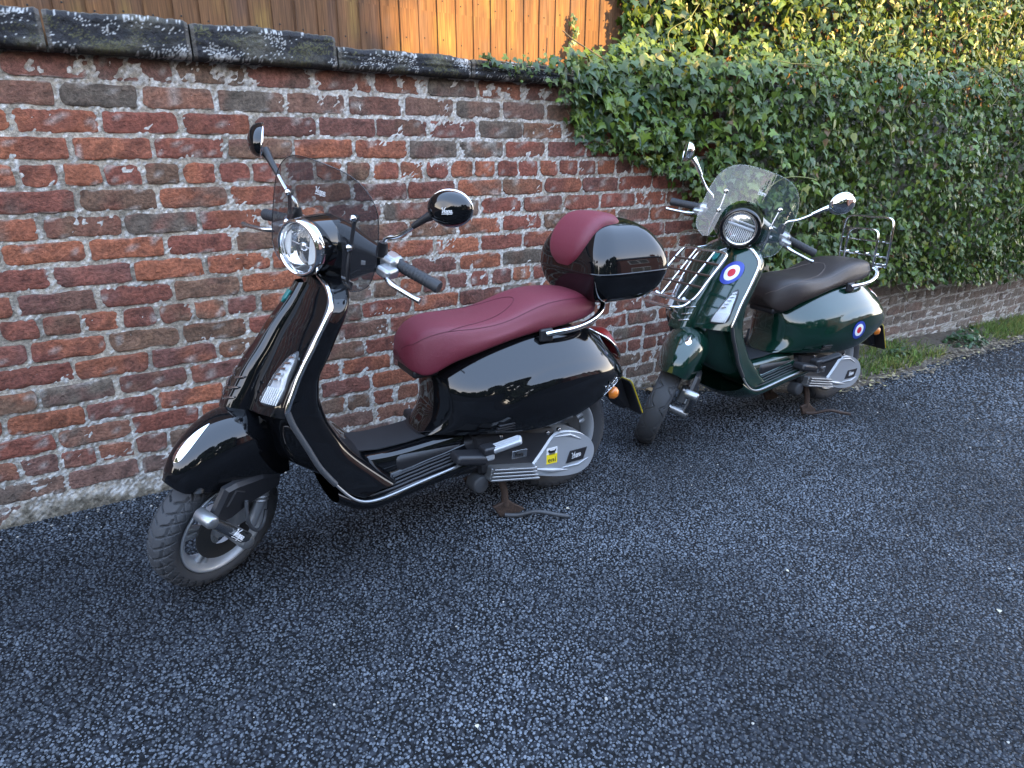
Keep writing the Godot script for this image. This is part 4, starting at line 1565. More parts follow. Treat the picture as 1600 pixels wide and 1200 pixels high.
func on_wall(x: float, y: float, out: float) -> Vector3:
	return V(x, y, wall_z(x) + out)


func brick_colour(h: float, x: float) -> Color:
	var t := rng.randf()
	var c: Color
	if t < 0.33:
		c = Color(0.215, 0.058, 0.036)
	elif t < 0.61:
		c = Color(0.295, 0.088, 0.040)
	elif t < 0.80:
		c = Color(0.165, 0.060, 0.045)
	elif t < 0.93:
		c = Color(0.165, 0.085, 0.050)
	else:
		c = Color(0.125, 0.095, 0.072)
	c = c * rng.randf_range(0.92, 1.38)
	# weathered courses at the foot and grey ones at the far end
	var g := 0.0
	if h < 3:
		g = 0.62 - 0.17 * h + rng.randf_range(-0.1, 0.15)
	if x > 3.2:
		g = maxf(g, 0.84 + rng.randf_range(-0.2, 0.12))
	if h > 17:
		g = maxf(g, rng.randf_range(0.1, 0.65))
	g = clampf(g, 0.0, 0.9)
	c = c.lerp((Color(0.26, 0.225, 0.185) if x > 3.2 else Color(0.185, 0.16, 0.13)) * rng.randf_range(0.7, 1.15), g)
	c = c.lerp(Color(0.30, 0.23, 0.18), 0.10)
	c.a = 1.0
	return c


func add_brick(b: MB, x0: float, x1: float, y0: float, y1: float, base: Color, second: Color) -> void:
	# worn front face with a wavering outline, sides running back into the mortar
	var w := x1 - x0
	var nx := 11 if w > 0.15 else 7
	var ny := 6
	var off := rng.randf() * 100.0
	var split := rng.randf_range(0.3, 0.7) if rng.randf() < 0.3 else -1.0
	var chip := [rng.randf(), rng.randf(), rng.randf(), rng.randf()]
	var tilt := V(rng.randf_range(-0.03, 0.03), rng.randf_range(-0.04, 0.04), 0)
	var proud := rng.randf_range(-0.0015, 0.0035)
	var P := []
	for i in nx + 1:
		var row := []
		for j in ny + 1:
			var u := float(i) / nx
			var t := float(j) / ny
			# squeeze samples to the edges
			u = u - 0.075 * sin(TAU * u)
			t = t - 0.10 * sin(TAU * t)
			var ex := minf(u, 1.0 - u) * w
			var ey := minf(t, 1.0 - t) * (y1 - y0)
			var x := lerpf(x0, x1, u)
			var y := lerpf(y0, y1, t)
			var edge := smoothstep(0.02, 0.0, minf(ex, ey))
			x += n1.get_noise_2d(x * 900.0 + off, y * 900.0) * 0.006 * edge
			y += n1.get_noise_2d(x * 800.0, y * 800.0 + off + 50.0) * 0.0055 * edge
			# broken corners
			var ci := (0 if u < 0.5 else 1) + (0 if t < 0.5 else 2)
			var amount: float = 0.0035 + 0.016 * maxf(0.0, chip[ci] - 0.55)
			var dc := ex + ey
			if dc < amount * 2.0:
				var k := (amount * 2.0 - dc) * 0.42
				x += k * (1.0 if u < 0.5 else -1.0)
				y += k * (1.0 if t < 0.5 else -1.0)
			var z := 0.0050 + proud * 0.8 + (x - (x0 + x1) / 2) * tilt.x * 0.6 + (y - (y0 + y1) / 2) * tilt.y
			z += n2.get_noise_2d(x * 260.0 + off, y * 260.0) * 0.0042 + n2.get_noise_2d(x * 800.0, y * 800.0 + off) * 0.0018
			z -= 0.0024 * pow(smoothstep(0.0045, 0.0, minf(ex, ey)), 1.5)
			row.append(V(x, y, z))
		P.append(row)
	var at := b.v.size()
	b.col = base
	var Q := []
	for r in P:
		var q := []
		for p in r:
			q.append(on_wall(p.x, p.y, p.z))
		Q.append(q)
	b.grid(Q, false, false, V((x0 + x1) / 2, (y0 + y1) / 2, -3.0))
	for i in nx + 1:
		for j in ny + 1:
			var p: Vector3 = P[i][j]
			var k := n1.get_noise_2d(p.x * 300.0 + off * 3.0, p.y * 300.0) * 0.5 + 0.5
			var c := base.lerp(second, smoothstep(0.45, 0.75, k) * 0.7)
			if split > 0.0 and float(i) / nx > split:
				c = c.lerp(second, 0.5)
			# lime bloom and soot, in patches
			var l := n2.get_noise_2d(p.x * 330.0 + 40.0, p.y * 330.0)
			var where := n1.get_noise_2d(p.x * 22.0 + 7.0, p.y * 22.0) * 0.5 + 0.5
			var rim := 1.0 if (j == 0 or j == ny) else 0.0
			if l + 0.28 * rim + 0.25 * (where - 0.5) > 0.52:
				c = c.lerp(Color(0.46, 0.42, 0.37), 0.55)
			if l < -0.5:
				c = c * 0.6
			c = c * 1.28
			b.c[at + i * (ny + 1) + j] = c
	b.col = base * 0.9
	var back := -0.03
	var edges := []
	for i in nx + 1:
		edges.append(P[i][0])
	for j in range(1, ny + 1):
		edges.append(P[nx][j])
	for i in range(nx - 1, -1, -1):
		edges.append(P[i][ny])
	for j in range(ny - 1, 0, -1):
		edges.append(P[0][j])
	var mid := on_wall((x0 + x1) / 2, (y0 + y1) / 2, 0)
	for k in edges.size():
		var a: Vector3 = edges[k]
		var d: Vector3 = edges[(k + 1) % edges.size()]
		b.quad(on_wall(a.x, a.y, a.z), on_wall(d.x, d.y, d.z), on_wall(d.x, d.y, back), on_wall(a.x, a.y, back), mid)
	b.col = Color(1, 1, 1)


func build_wall() -> void:
	var wall := Node3D.new()
	wall.name = "brick_wall"
	add_child(wall, true)
	tag(wall, "old red brick garden wall with lime streaked joints and dark stone coping", "wall")
	# mortar bed
	var mo := MB.new()
	var P := []
	var C := []
	var x := -4.0
	while x <= 9.2:
		var row := []
		var cr := []
		var y := -0.42
		while y <= 1.545:
			var k := n1.get_noise_2d(x * 500.0, y * 500.0)
			var f := n2.get_noise_2d(x * 1400.0, y * 2600.0)
			var z := 0.0006 + 0.0016 * k + 0.0013 * f
			var where := n1.get_noise_2d(x * 30.0 + 300.0, y * 40.0) * 0.5 + 0.5
			var white := smoothstep(0.12, 0.30, f * 0.85 + k * 0.22 + (where - 0.5) * 0.8 + 0.36 * smoothstep(0.4, 1.7, x) * smoothstep(3.6, 2.6, x) + 0.12 * smoothstep(1.3, 1.45, y) + 0.12 * smoothstep(0.5, 0.2, y) - 0.11)
			z += white * 0.0022
			var c := Color(0.52, 0.445, 0.35).lerp(Color(0.33, 0.285, 0.225), clampf(0.4 + n2.get_noise_2d(x * 90.0, y * 90.0), 0, 1))
			if x > 3.2:
				c = Color(0.50, 0.44, 0.36).lerp(Color(0.36, 0.32, 0.26), clampf(0.5 + k, 0, 1))
				z += 0.004 * smoothstep(0.0, 0.4, k)
			c = c.lerp(Color(0.80, 0.77, 0.72), white * 0.85)
			# the foot of the wall is smeared with mortar and lichen
			var base := ground_y(x)
			var foot := smoothstep(0.062, 0.015, y - base + 0.06 * k + 0.03 * n1.get_noise_1d(x * 120.0))
			z += 0.010 * foot
			c = c.lerp(Color(0.15, 0.125, 0.09).lerp(Color(0.27, 0.23, 0.175), clampf(0.5 + f * 1.3, 0, 1)), foot)
			# and crumbled under the coping
			if y > 1.46:
				z += 0.004 * smoothstep(-0.1, 0.3, k)
			c.a = 1.0
			row.append(on_wall(x, y, z))
			cr.append(c * 1.2)
			y += 0.0085
		P.append(row)
		C.append(cr)
		x += 0.0095 if x > -0.4 and x < 3.2 else 0.04
	var at := mo.v.size()
	mo.grid(P, false, false, V(3, 0.7, -9))
	var q := at
	for i in P.size():
		for j in P[0].size():
			mo.c[q] = C[i][j]
			q += 1
	put("mortar", mo, M.lime_mortar, wall)
	var core := MB.new()
	for k in 26:
		var xa := -3.9 + k * 0.5
		core.quad(on_wall(xa, 1.545, -0.24), on_wall(xa + 0.5, 1.545, -0.24), on_wall(xa + 0.5, -0.42, -0.24), on_wall(xa, -0.42, -0.24), null, V(0, 0, -1))
		core.quad(on_wall(xa, 1.545, -0.24), on_wall(xa + 0.5, 1.545, -0.24), on_wall(xa + 0.5, 1.545, -0.003), on_wall(xa, 1.545, -0.003), null, V(0, 1, 0))
	put("wall_back", core, M.house_brick, wall)
	# bricks: five courses of stretchers to one of headers
	var list := []
	for course in range(1, 24):
		var y1 := (20 - course) * COURSE - 0.0055
		var y0 := (19 - course) * COURSE + 0.0085
		var head := course in [5, 11, 17, 23]
		var len := PITCH / 2.0 if head else PITCH
		var start := 0.0
		if head:
			start = [0.0, 0.082, 0.04, 0.02][(course - 5) / 6]
		else:
			start = (0.152 if course % 2 == 0 else 0.035) + rng.randf_range(-0.012, 0.012)
			if course in [7, 9, 13, 15]:
				start = 0.03
			if course in [6, 8, 10, 12, 14]:
				start = 0.145
		var k := -18 if not head else -34
		while start + k * len < 8.6:
			var xa := start + k * len + 0.0075 + rng.randf_range(-0.004, 0.004)
			var xb := start + (k + 1) * len - 0.0075 + rng.randf_range(-0.004, 0.004)
			k += 1
			if y1 < ground_y(xa) - 0.02:
				continue
			# behind the ivy nothing shows
			if xa > 3.35 and y0 > 0.48:
				continue
			if xa > 4.6 and y0 > 0.34:
				continue
			if xa < -3.95:
				continue
			list.append([absf(xa - 1.0) + (0.0 if xa > -0.35 else 4.0) + (0.6 if y0 < 0.2 else 0.0), course, xa, xb, y0, y1])
	list.sort_custom(func(a, b): return a[0] < b[0])
	var rest := MB.new()
	for i in list.size():
		var l = list[i]
		rng.seed = 1000 + int(l[1]) * 131 + int(l[2] * 100.0)
		var up: float = (l[4] - ground_y(l[2])) / COURSE
		var c := brick_colour(up, l[2])
		var s := brick_colour(up, l[2])
		var dy := rng.randf_range(-0.002, 0.002)
		var b := MB.new() if i < 298 else rest
		if up < 0.75 and rng.randf() < 0.4:
			continue
		add_brick(b, l[2], l[3], l[4] + dy, l[5] + dy, c, s)
		if i < 298:
			put("brick", b, M.brick_clay, wall)
	var rn := put("far_bricks", rest, M.brick_clay, wall)
	tag(rn, "", "", "", "stuff")
	# coping stones
	var joints := [-3.9, -3.2, -2.45, -1.75, -1.1, -0.5, 0.155, 0.552, 1.04, 1.60, 2.07, 2.62, 3.2, 3.9]
	var hts := [0.1, 0.11, 0.105, 0.1, 0.105, 0.112, 0.112, 0.11, 0.078, 0.074, 0.072, 0.07, 0.07]
	for i in joints.size() - 1:
		stone(wall, joints[i] + 0.003, joints[i + 1] - 0.003, 1.525, hts[i], i)


func stone(wall: Node, x0: float, x1: float, y0: float, h: float, k: int) -> void:
	rng.seed = 500 + k
	var b := MB.new()
	var nu := int((x1 - x0) / 0.0045) + 2
	# profile round the stone: under edge, front, rough top, back
	var prof := [Vector2(-0.26, 0.0), Vector2(-0.02, 0.0), Vector2(0.03, 0.0), Vector2(0.052, 0.002), Vector2(0.060, 0.010)]
	for t in 22:
		prof.append(Vector2(0.062 + 0.001 * sin(t * 0.7), lerpf(0.016, h - 0.016, t / 21.0)))
	prof.append_array([Vector2(0.056, h - 0.006), Vector2(0.044, h), Vector2(0.02, h + 0.002), Vector2(-0.04, h + 0.004), Vector2(-0.12, h + 0.003), Vector2(-0.26, h)])
	var P := []
	var C := []
	var lift := rng.randf_range(-0.004, 0.004)
	for i in nu:
		var x := lerpf(x0, x1, float(i) / (nu - 1))
		var e := minf(x - x0, x1 - x)
		var row := []
		var cr := []
		for p in prof:
			var a := n1.get_noise_2d(x * 180.0 + k * 70.0, p.y * 300.0 + p.x * 200.0)
			var f := n2.get_noise_2d(x * 900.0, p.y * 900.0 + p.x * 500.0)
			var strat := n1.get_noise_2d(x * 25.0 + 90.0 * k, p.y * 900.0)
			var inset := 0.007 * pow(smoothstep(0.018, 0.0, e), 2.0)
			var z: float = p.x + 0.006 * a + 0.0025 * f + 0.004 * strat - inset
			var y: float = y0 + p.y + lift * (p.y / h) + (0.007 * a + 0.003 * f - 0.4 * inset) * clampf((p.y - 0.3 * h) / (0.7 * h), 0, 1) + 0.002 * a
			if p.x < -0.01 and p.y < 0.01:
				z = p.x
			row.append(V(x, y, z))
			var c := Color(0.026, 0.027, 0.029).lerp(Color(0.105, 0.098, 0.078), smoothstep(-0.05, 0.5, a + 0.4 * strat))
			var li := n2.get_noise_2d(x * 3400.0 + 11.0, p.y * 3400.0 + p.x * 2000.0)
			var lw := n1.get_noise_2d(x * 230.0 + 33.0 * k, p.y * 420.0 + 5.0)
			if li * 0.8 + lw * 0.95 > 0.46:
				c = c.lerp(Color(0.62, 0.62, 0.6), 0.8)
			elif li * 0.7 - lw > 0.45:
				c = c.lerp(Color(0.12, 0.115, 0.05), 0.7)
			if e < 0.012:
				c = c.lerp(Color(0.20, 0.18, 0.15), 0.5)
			if p.x < 0.045 and p.y > h - 0.004:
				c = Color(0.05, 0.05, 0.035).lerp(Color(0.16, 0.12, 0.085), clampf(0.5 + f, 0, 1))
			c.a = 1.0
			cr.append(c * 1.25)
		P.append(row)
		C.append(cr)
	b.grid(P, false, false, V((x0 + x1) / 2, y0 + h / 2, -0.1))
	var q := 0
	for i in nu:
		for j in prof.size():
			b.c[q] = C[i][j]
			q += 1
	b.col = Color(0.1, 0.095, 0.08)
	b.fan(P[0], V(-1, 0, 0))
	b.fan(P[nu - 1], V(1, 0, 0))
	put("coping_stone", b, M.dark_stone, wall)


func build_fence() -> void:
	var f := Node3D.new()
	f.name = "timber_fence"
	add_child(f, true)
	tag(f, "brown close boarded timber fence rising behind the brick wall", "fence")
	rng.seed = 77
	var x := -3.6
	while x < 9.4:
		var w := 0.088 + rng.randf_range(-0.006, 0.008)
		var b := MB.new()
		var k := rng.randf_range(0.85, 1.12)
		var c := Color(0.19, 0.088, 0.032) * k
		c = c.lerp(Color(0.17, 0.095, 0.06), rng.randf() * 0.3)
		c.a = 1.0
		var lean := rng.randf_range(-0.002, 0.002)
		var z0 := -0.30 + rng.randf_range(-0.002, 0.002)
		# feather edge: thick on the left, thin and tucked under on the right
		var sec := [Vector2(0.0, 0.009), Vector2(0.0015, 0.0105), Vector2(0.004, 0.011), Vector2(w * 0.35, 0.0095), Vector2(w * 0.7, 0.0075), Vector2(w + 0.012, 0.005)]
		var P := []
		var C := []
		var off := rng.randf() * 99.0
		var top := 3.0 + rng.randf_range(-0.01, 0.01)
		for i in 61:
			var y := lerpf(1.2, top, i / 60.0)
			var row := []
			var cr := []
			for s in sec:
				row.append(V(x + s.x + lean * (y - 1.2), y, z0 + s.y + 0.0012 * n1.get_noise_2d(s.x * 700.0 + off, y * 40.0)))
				var g := n1.get_noise_2d(s.x * 900.0 + off, y * 42.0)
				var cc := c * (1.0 + 0.35 * g)
				# algae and bleached streaks near the foot of the boards
				var a := n2.get_noise_2d((x + s.x) * 190.0 + 9.0, y * 38.0)
				if a > 0.30:
					cc = cc.lerp(Color(0.40, 0.27, 0.055), 0.32 * smoothstep(0.30, 0.6, a))
				elif a < -0.34:
					cc = cc.lerp(Color(0.13, 0.075, 0.05), 0.55)
				cc.a = 1.0
				cr.append(cc * 1.2)
			P.append(row)
			C.append(cr)
		b.grid(P, false, false, V(x, 2, -3))
		var q := 0
		for i in 61:
			for j in sec.size():
				b.c[q] = C[i][j]
				b.uv[q] = Vector2(off + sec[j].x * 7.0, P[i][j].y * 0.55)
				q += 1
		b.col = c
		b.quad(V(x, 1.2, z0 + 0.012), V(x, top, z0 + 0.012), V(x, top, z0 - 0.002), V(x, 1.2, z0 - 0.002), null, V(-1, 0, 0))
		b.quad(V(x, top, z0 + 0.009), V(x + w, top, z0 + 0.006), V(x + w, top, z0 - 0.002), V(x, top, z0 - 0.002), null, V(0, 1, 0))
		b.quad(V(x, 1.2, z0 - 0.002), V(x, top, z0 - 0.002), V(x + w + 0.012, top, z0 - 0.002), V(x + w + 0.012, 1.2, z0 - 0.002), null, V(0, 0, -1))
		b.col = Color(0.05, 0.045, 0.04)
		for yy in [1.70, 1.86, 2.2]:
			b.lathe([Vector2(0.0035, 0.0), Vector2(0.003, 0.0012), Vector2(0.0, 0.0015)], V(x + w * 0.3 + lean * 0.5, yy + rng.randf_range(-0.012, 0.012), z0 + 0.0105), V(0, 0, 1), 7)
		put("board", b, M.fence_wood, f)
		x += w + 0.0015
	for y in [1.5, 2.2, 2.85]:
		var r := MB.new()
		r.rbox(V(2.9, y, -0.335), V(13.0, 0.07, 0.05), 0.004)
		put("rail", r, M.woody_stem, f)


func ivy_leaf(fold: float, long: float, lobed := true) -> ArrayMesh:
	# five lobes, folded along the midrib, tip at -y
	var half := [Vector2(0.0, 0.02), Vector2(0.18, 0.16), Vector2(0.40, 0.20), Vector2(0.30, 0.02), Vector2(0.50, -0.16), Vector2(0.27, -0.26), Vector2(0.12, -0.50), Vector2(0.0, -0.80)]
	if not lobed:
		half = [Vector2(0.0, 0.02), Vector2(0.16, 0.08), Vector2(0.29, -0.05), Vector2(0.33, -0.22), Vector2(0.28, -0.40), Vector2(0.18, -0.58), Vector2(0.08, -0.74), Vector2(0.0, -0.92)]
	var arr := []
	for s in [1.0, -1.0]:
		for q in half:
			arr.append(V(q.x * s, q.y * long, -fold * absf(q.x) + 0.10 * q.y * q.y * -1.0))
	var b := MB.new()
	for s in 2:
		for i in range(1, 7):
			var a: Vector3 = arr[s * 8]
			var c: Vector3 = arr[s * 8 + i]
			var d: Vector3 = arr[s * 8 + i + 1]
			var mid := V(0, -0.3 * long, 0.012)
			var tri := [a if i < 3 else mid, c, d]
			var nn: Vector3 = (tri[1] - tri[0]).cross(tri[2] - tri[0]).normalized()
			if nn.z < 0:
				nn = -nn
			nn = (nn + V(0, 0, 0.5)).normalized()
			var k := b.vert(tri[0], nn)
			b.vert(tri[1], nn)
			b.vert(tri[2], nn)
			b.face(k, k + 1, k + 2)
		var a2: Vector3 = arr[s * 8]
		var m2 := V(0, -0.3 * long, 0.012)
		var c2: Vector3 = arr[s * 8 + 3]
		var k2 := b.vert(a2, V(0, 0, 1))
		b.vert(c2, V(0, 0, 1))
		b.vert(m2, V(0, 0, 1))
		b.face(k2, k2 + 1, k2 + 2)
	return b.mesh(M.ivy_leaf)


# how far the ivy stands off the wall, and where it ends
func ivy_front(x: float, y: float) -> float:
	var d := lut([1.6, 2.0, 2.3, 2.8, 3.4, 4.5, 6.0, 9.0], [0.06, 0.09, 0.13, 0.22, 0.30, 0.36, 0.42, 0.5], x)
	if y > 1.62:
		d = lerpf(d, lut([2.4, 3.0, 4.0, 9.0], [-0.20, -0.08, 0.2, 0.4], x), smoothstep(1.58, 1.85, y))
	return wall_z(x) + d * (0.75 + 0.25 * smoothstep(0.1, 0.7, y - ivy_low(x))) + 0.10 * n1.get_noise_2d(x * 75.0, y * 75.0) + 0.04 * n2.get_noise_2d(x * 150.0, y * 150.0)


func ivy_low(x: float) -> float:
	return lut([1.62, 1.95, 2.10, 2.16, 2.35, 2.55, 2.75, 2.95, 3.05, 3.2, 3.5, 4.2, 5.0, 6.0, 7.0, 9.0], [1.56, 1.50, 1.44, 1.30, 1.24, 1.18, 1.13, 1.02, 0.85, 0.66, 0.55, 0.44, 0.37, 0.30, 0.28, 0.25], x) + 0.035 * n2.get_noise_1d(x * 420.0)


func build_ivy() -> void:
	var ivy := Node3D.new()
	ivy.name = "ivy"
	add_child(ivy, true)
	tag(ivy, "thick dark green ivy spilling over the wall and fence, sunlit along its top", "ivy")
	rng.seed = 4242
	var kinds := [ivy_leaf(0.18, 1.0), ivy_leaf(0.35, 1.15), ivy_leaf(0.1, 0.9), ivy_leaf(0.55, 1.3), ivy_leaf(0.45, 1.1, false), ivy_leaf(0.15, 0.95, false)]
	var where := []
	for i in 96000:
		var x := rng.randf_range(1.62, 8.8)
		if x > 6.6 and rng.randf() < 0.45:
			continue
		var y := rng.randf_range(0.2, 3.0)
		var lo := ivy_low(x)
		if y < lo:
			continue
		if x < 2.14:
			# a thin runner along the coping
			if y > 1.63 + 0.03 * n2.get_noise_1d(x * 300.0) or rng.randf() < 0.35 + 0.5 * smoothstep(2.05, 1.9, x):
				continue
		elif y > 1.62 and x < 2.62 + 0.10 * n1.get_noise_1d(y * 260.0) - 0.25 * smoothstep(1.85, 1.62, y):
			if not (y < 1.70 + 0.03 * n2.get_noise_1d(x * 300.0)):
				continue
		# open places in the growth
		var gap := n2.get_noise_2d(x * 130.0 + 60.0, y * 130.0)
		var fr := ivy_front(x, y)
		var depth := pow(rng.randf(), 1.6) * (0.16 if x > 2.3 else 0.05)
		if gap > 0.42:
			depth += 0.11
		if y > 1.62 and x < 4.0 and n1.get_noise_2d(x * 160.0, y * 160.0 + 90.0) > 0.36 + 0.2 * (x - 2.6):
			continue
		var z := fr - depth
		if y < 1.62:
			z = maxf(z, wall_z(x) + 0.012)
		else:
			z = maxf(z, -0.275)
		if y > 1.5 and y < 1.63 and x < 2.9:
			z = maxf(z, 0.07 - 0.3 * maxf(0.0, y - 1.6))
		if i >= 84000:
			# leaves that cling to the boards
			if y < 1.6 or x < 2.7:
				continue
			z = -0.265 + rng.randf() * 0.05
			depth = 0.2
		var young := rng.randf() < 0.30
		var edge := y - lo < 0.09 and x < 3.0
		var s := rng.randf_range(0.026, 0.064) * lut([2.0, 3.0, 4.5, 7.0], [1.0, 0.9, 0.72, 0.68], x)
		if young or edge:
			s *= 0.7
		if x < 2.14:
			s *= 0.72
		where.append([x, y, z, s, depth, young, edge])
	where.sort_custom(func(a, b): return a[3] / (a[0] + 0.3) * (1.0 if a[4] < 0.04 else 0.3) > b[3] / (b[0] + 0.3) * (1.0 if b[4] < 0.04 else 0.3))
	var buf := [[], [], [], [], [], []]
	for i in where.size():
		var l = where[i]
		var x: float = l[0]
		# each leaf hangs outward and down, turned its own way
		var e := 0.85
		var nx := (ivy_front(x + 0.03, l[1]) - ivy_front(x - 0.03, l[1])) / 0.06
		var ny := (ivy_front(x, l[1] + 0.03) - ivy_front(x, l[1] - 0.03)) / 0.06
		var nn := V(-nx * 0.5 + rng.randfn() * e * 0.75, -ny * 0.3 + 0.30 + rng.randfn() * e * 0.6, 1.0).normalized()
		var roll := rng.randfn() * 0.65
		var up := (Vector3.UP.rotated(V(0, 0, 1), roll) - nn * Vector3.UP.rotated(V(0, 0, 1), roll).dot(nn)).normalized()
		var B := Basis(up.cross(nn), up, nn).scaled_local(Vector3.ONE * l[3] * 1.25)
		var T := Transform3D(B, V(x, l[1], l[2]))
		# one range of greens for the whole plant, dark to fresh, dealt at random
		var c := Color(0.034, 0.068, 0.018).lerp(Color(0.100, 0.152, 0.018), pow(rng.randf(), 1.5)) * rng.randf_range(0.75, 1.25)
		var t := rng.randf()
		if t < 0.04:
			c = Color(0.14, 0.15, 0.02)
		elif t < 0.055:
			c = Color(0.12, 0.075, 0.03)
		c.a = 1.0
		var kind := i % 4
		if rng.randf() < lut([2.4, 3.2, 4.5, 7.0], [0.06, 0.3, 0.6, 0.75], x) + (0.2 if l[1] > 1.6 else 0.0):
			kind = 4 + i % 2
		if i < 280:
			var o := put_mesh("leaf", kinds[kind], ivy, T)
			var mm: StandardMaterial3D = leaf_tints[i % leaf_tints.size()]
			o.material_override = mm
		else:
			buf[kind].append([T, c])
	for k in 6:
		var mmesh := MultiMesh.new()
		mmesh.transform_format = MultiMesh.TRANSFORM_3D
		mmesh.use_colors = true
		mmesh.mesh = kinds[k]
		mmesh.instance_count = buf[k].size()
		for i in buf[k].size():
			mmesh.set_instance_transform(i, buf[k][i][0])
			mmesh.set_instance_color(i, buf[k][i][1])
		var mi := MultiMeshInstance3D.new()
		mi.name = numbered("foliage", ivy)
		mi.multimesh = mmesh
		ivy.add_child(mi, true)
		tag(mi, "", "", "", "stuff")
	# stems: dark ones inside, a few bare shoots that stand out
	for k in 46:
		var x0 := rng.randf_range(2.2, 7.0)
		var y0 := rng.randf_range(ivy_low(x0) + 0.1, 2.2)
		var path := []
		var dir := V(rng.randf_range(-1, 1), rng.randf_range(-0.5, 0.6), 0).normalized()
		var p := V(x0, y0, 0)
		var inner := rng.randf() < 0.6
		for t in 7:
			path.append(V(p.x, p.y, ivy_front(p.x, p.y) - (0.07 if inner else -0.012) + rng.randf_range(-0.01, 0.012)))
			p += dir * 0.06
			dir = (dir + V(rng.randf_range(-0.4, 0.4), rng.randf_range(-0.5, 0.3), 0)).normalized()
		var b := MB.new()
		b.tube(spl(path, 16), rng.randf_range(0.0018, 0.004), 5)
		put("stem", b, M.woody_stem if inner else M.green_stem, ivy)
	# runner that climbs the fence by itself, and the one along the coping
	for q in [[V(1.64, 1.60, 0.075), V(1.78, 1.585, 0.085), V(1.9, 1.575, 0.09), V(2.05, 1.56, 0.095), V(2.2, 1.55, 0.1)], [V(2.30, 1.62, -0.2), V(2.34, 1.72, -0.265), V(2.36, 1.80, -0.27), V(2.36, 1.88, -0.272)], [V(2.12, 1.42, 0.02), V(2.2, 1.33, 0.03), V(2.4, 1.25, 0.03), V(2.6, 1.18, 0.035), V(2.85, 1.1, 0.04)]]:
		var b := MB.new()
		b.tube(spl(q, 30), 0.0028, 5)
		put("stem", b, M.woody_stem, ivy)
		for t in 16:
			var p: Vector3 = spl(q, 17)[t]
			for s in 2:
				var nn := V(rng.randf_range(-0.6, 0.6), rng.randf_range(-0.2, 0.6), 1).normalized()
				var up := Vector3.UP.rotated(V(0, 0, 1), rng.randf_range(-1.2, 1.2))
				up = (up - nn * up.dot(nn)).normalized()
				var o := put_mesh("runner_leaf", kinds[t % 3], ivy, Transform3D(Basis(up.cross(nn), up, nn).scaled_local(Vector3.ONE * rng.randf_range(0.022, 0.04)), p + V(rng.randf_range(-0.02, 0.02), rng.randf_range(-0.015, 0.02), 0.012)))
				o.material_override = leaf_tints[(t * 3 + s) % leaf_tints.size()]


var leaf_tints := []


func make_leaf_tints() -> void:
	for c in [Color(0.026, 0.056, 0.022), Color(0.034, 0.07, 0.026), Color(0.02, 0.044, 0.02), Color(0.045, 0.08, 0.024), Color(0.028, 0.062, 0.028), Color(0.085, 0.135, 0.018), Color(0.10, 0.152, 0.017)]:
		var m: StandardMaterial3D = M.ivy_leaf.duplicate()
		m.vertex_color_use_as_albedo = false
		m.albedo_color = c.linear_to_srgb()
		m.resource_name = "ivy_leaf_tint"
		leaf_tints.append(m)


func verge_edge(x: float) -> float:
	return lut([2.6, 3.1, 3.5, 3.9, 4.3, 5.3, 6.4, 12.0], [0.02, 0.22, 0.55, 0.66, 0.64, 0.60, 0.57, 0.6], x) + 0.045 * n1.get_noise_1d(x * 160.0) + 0.02 * n2.get_noise_1d(x * 420.0)


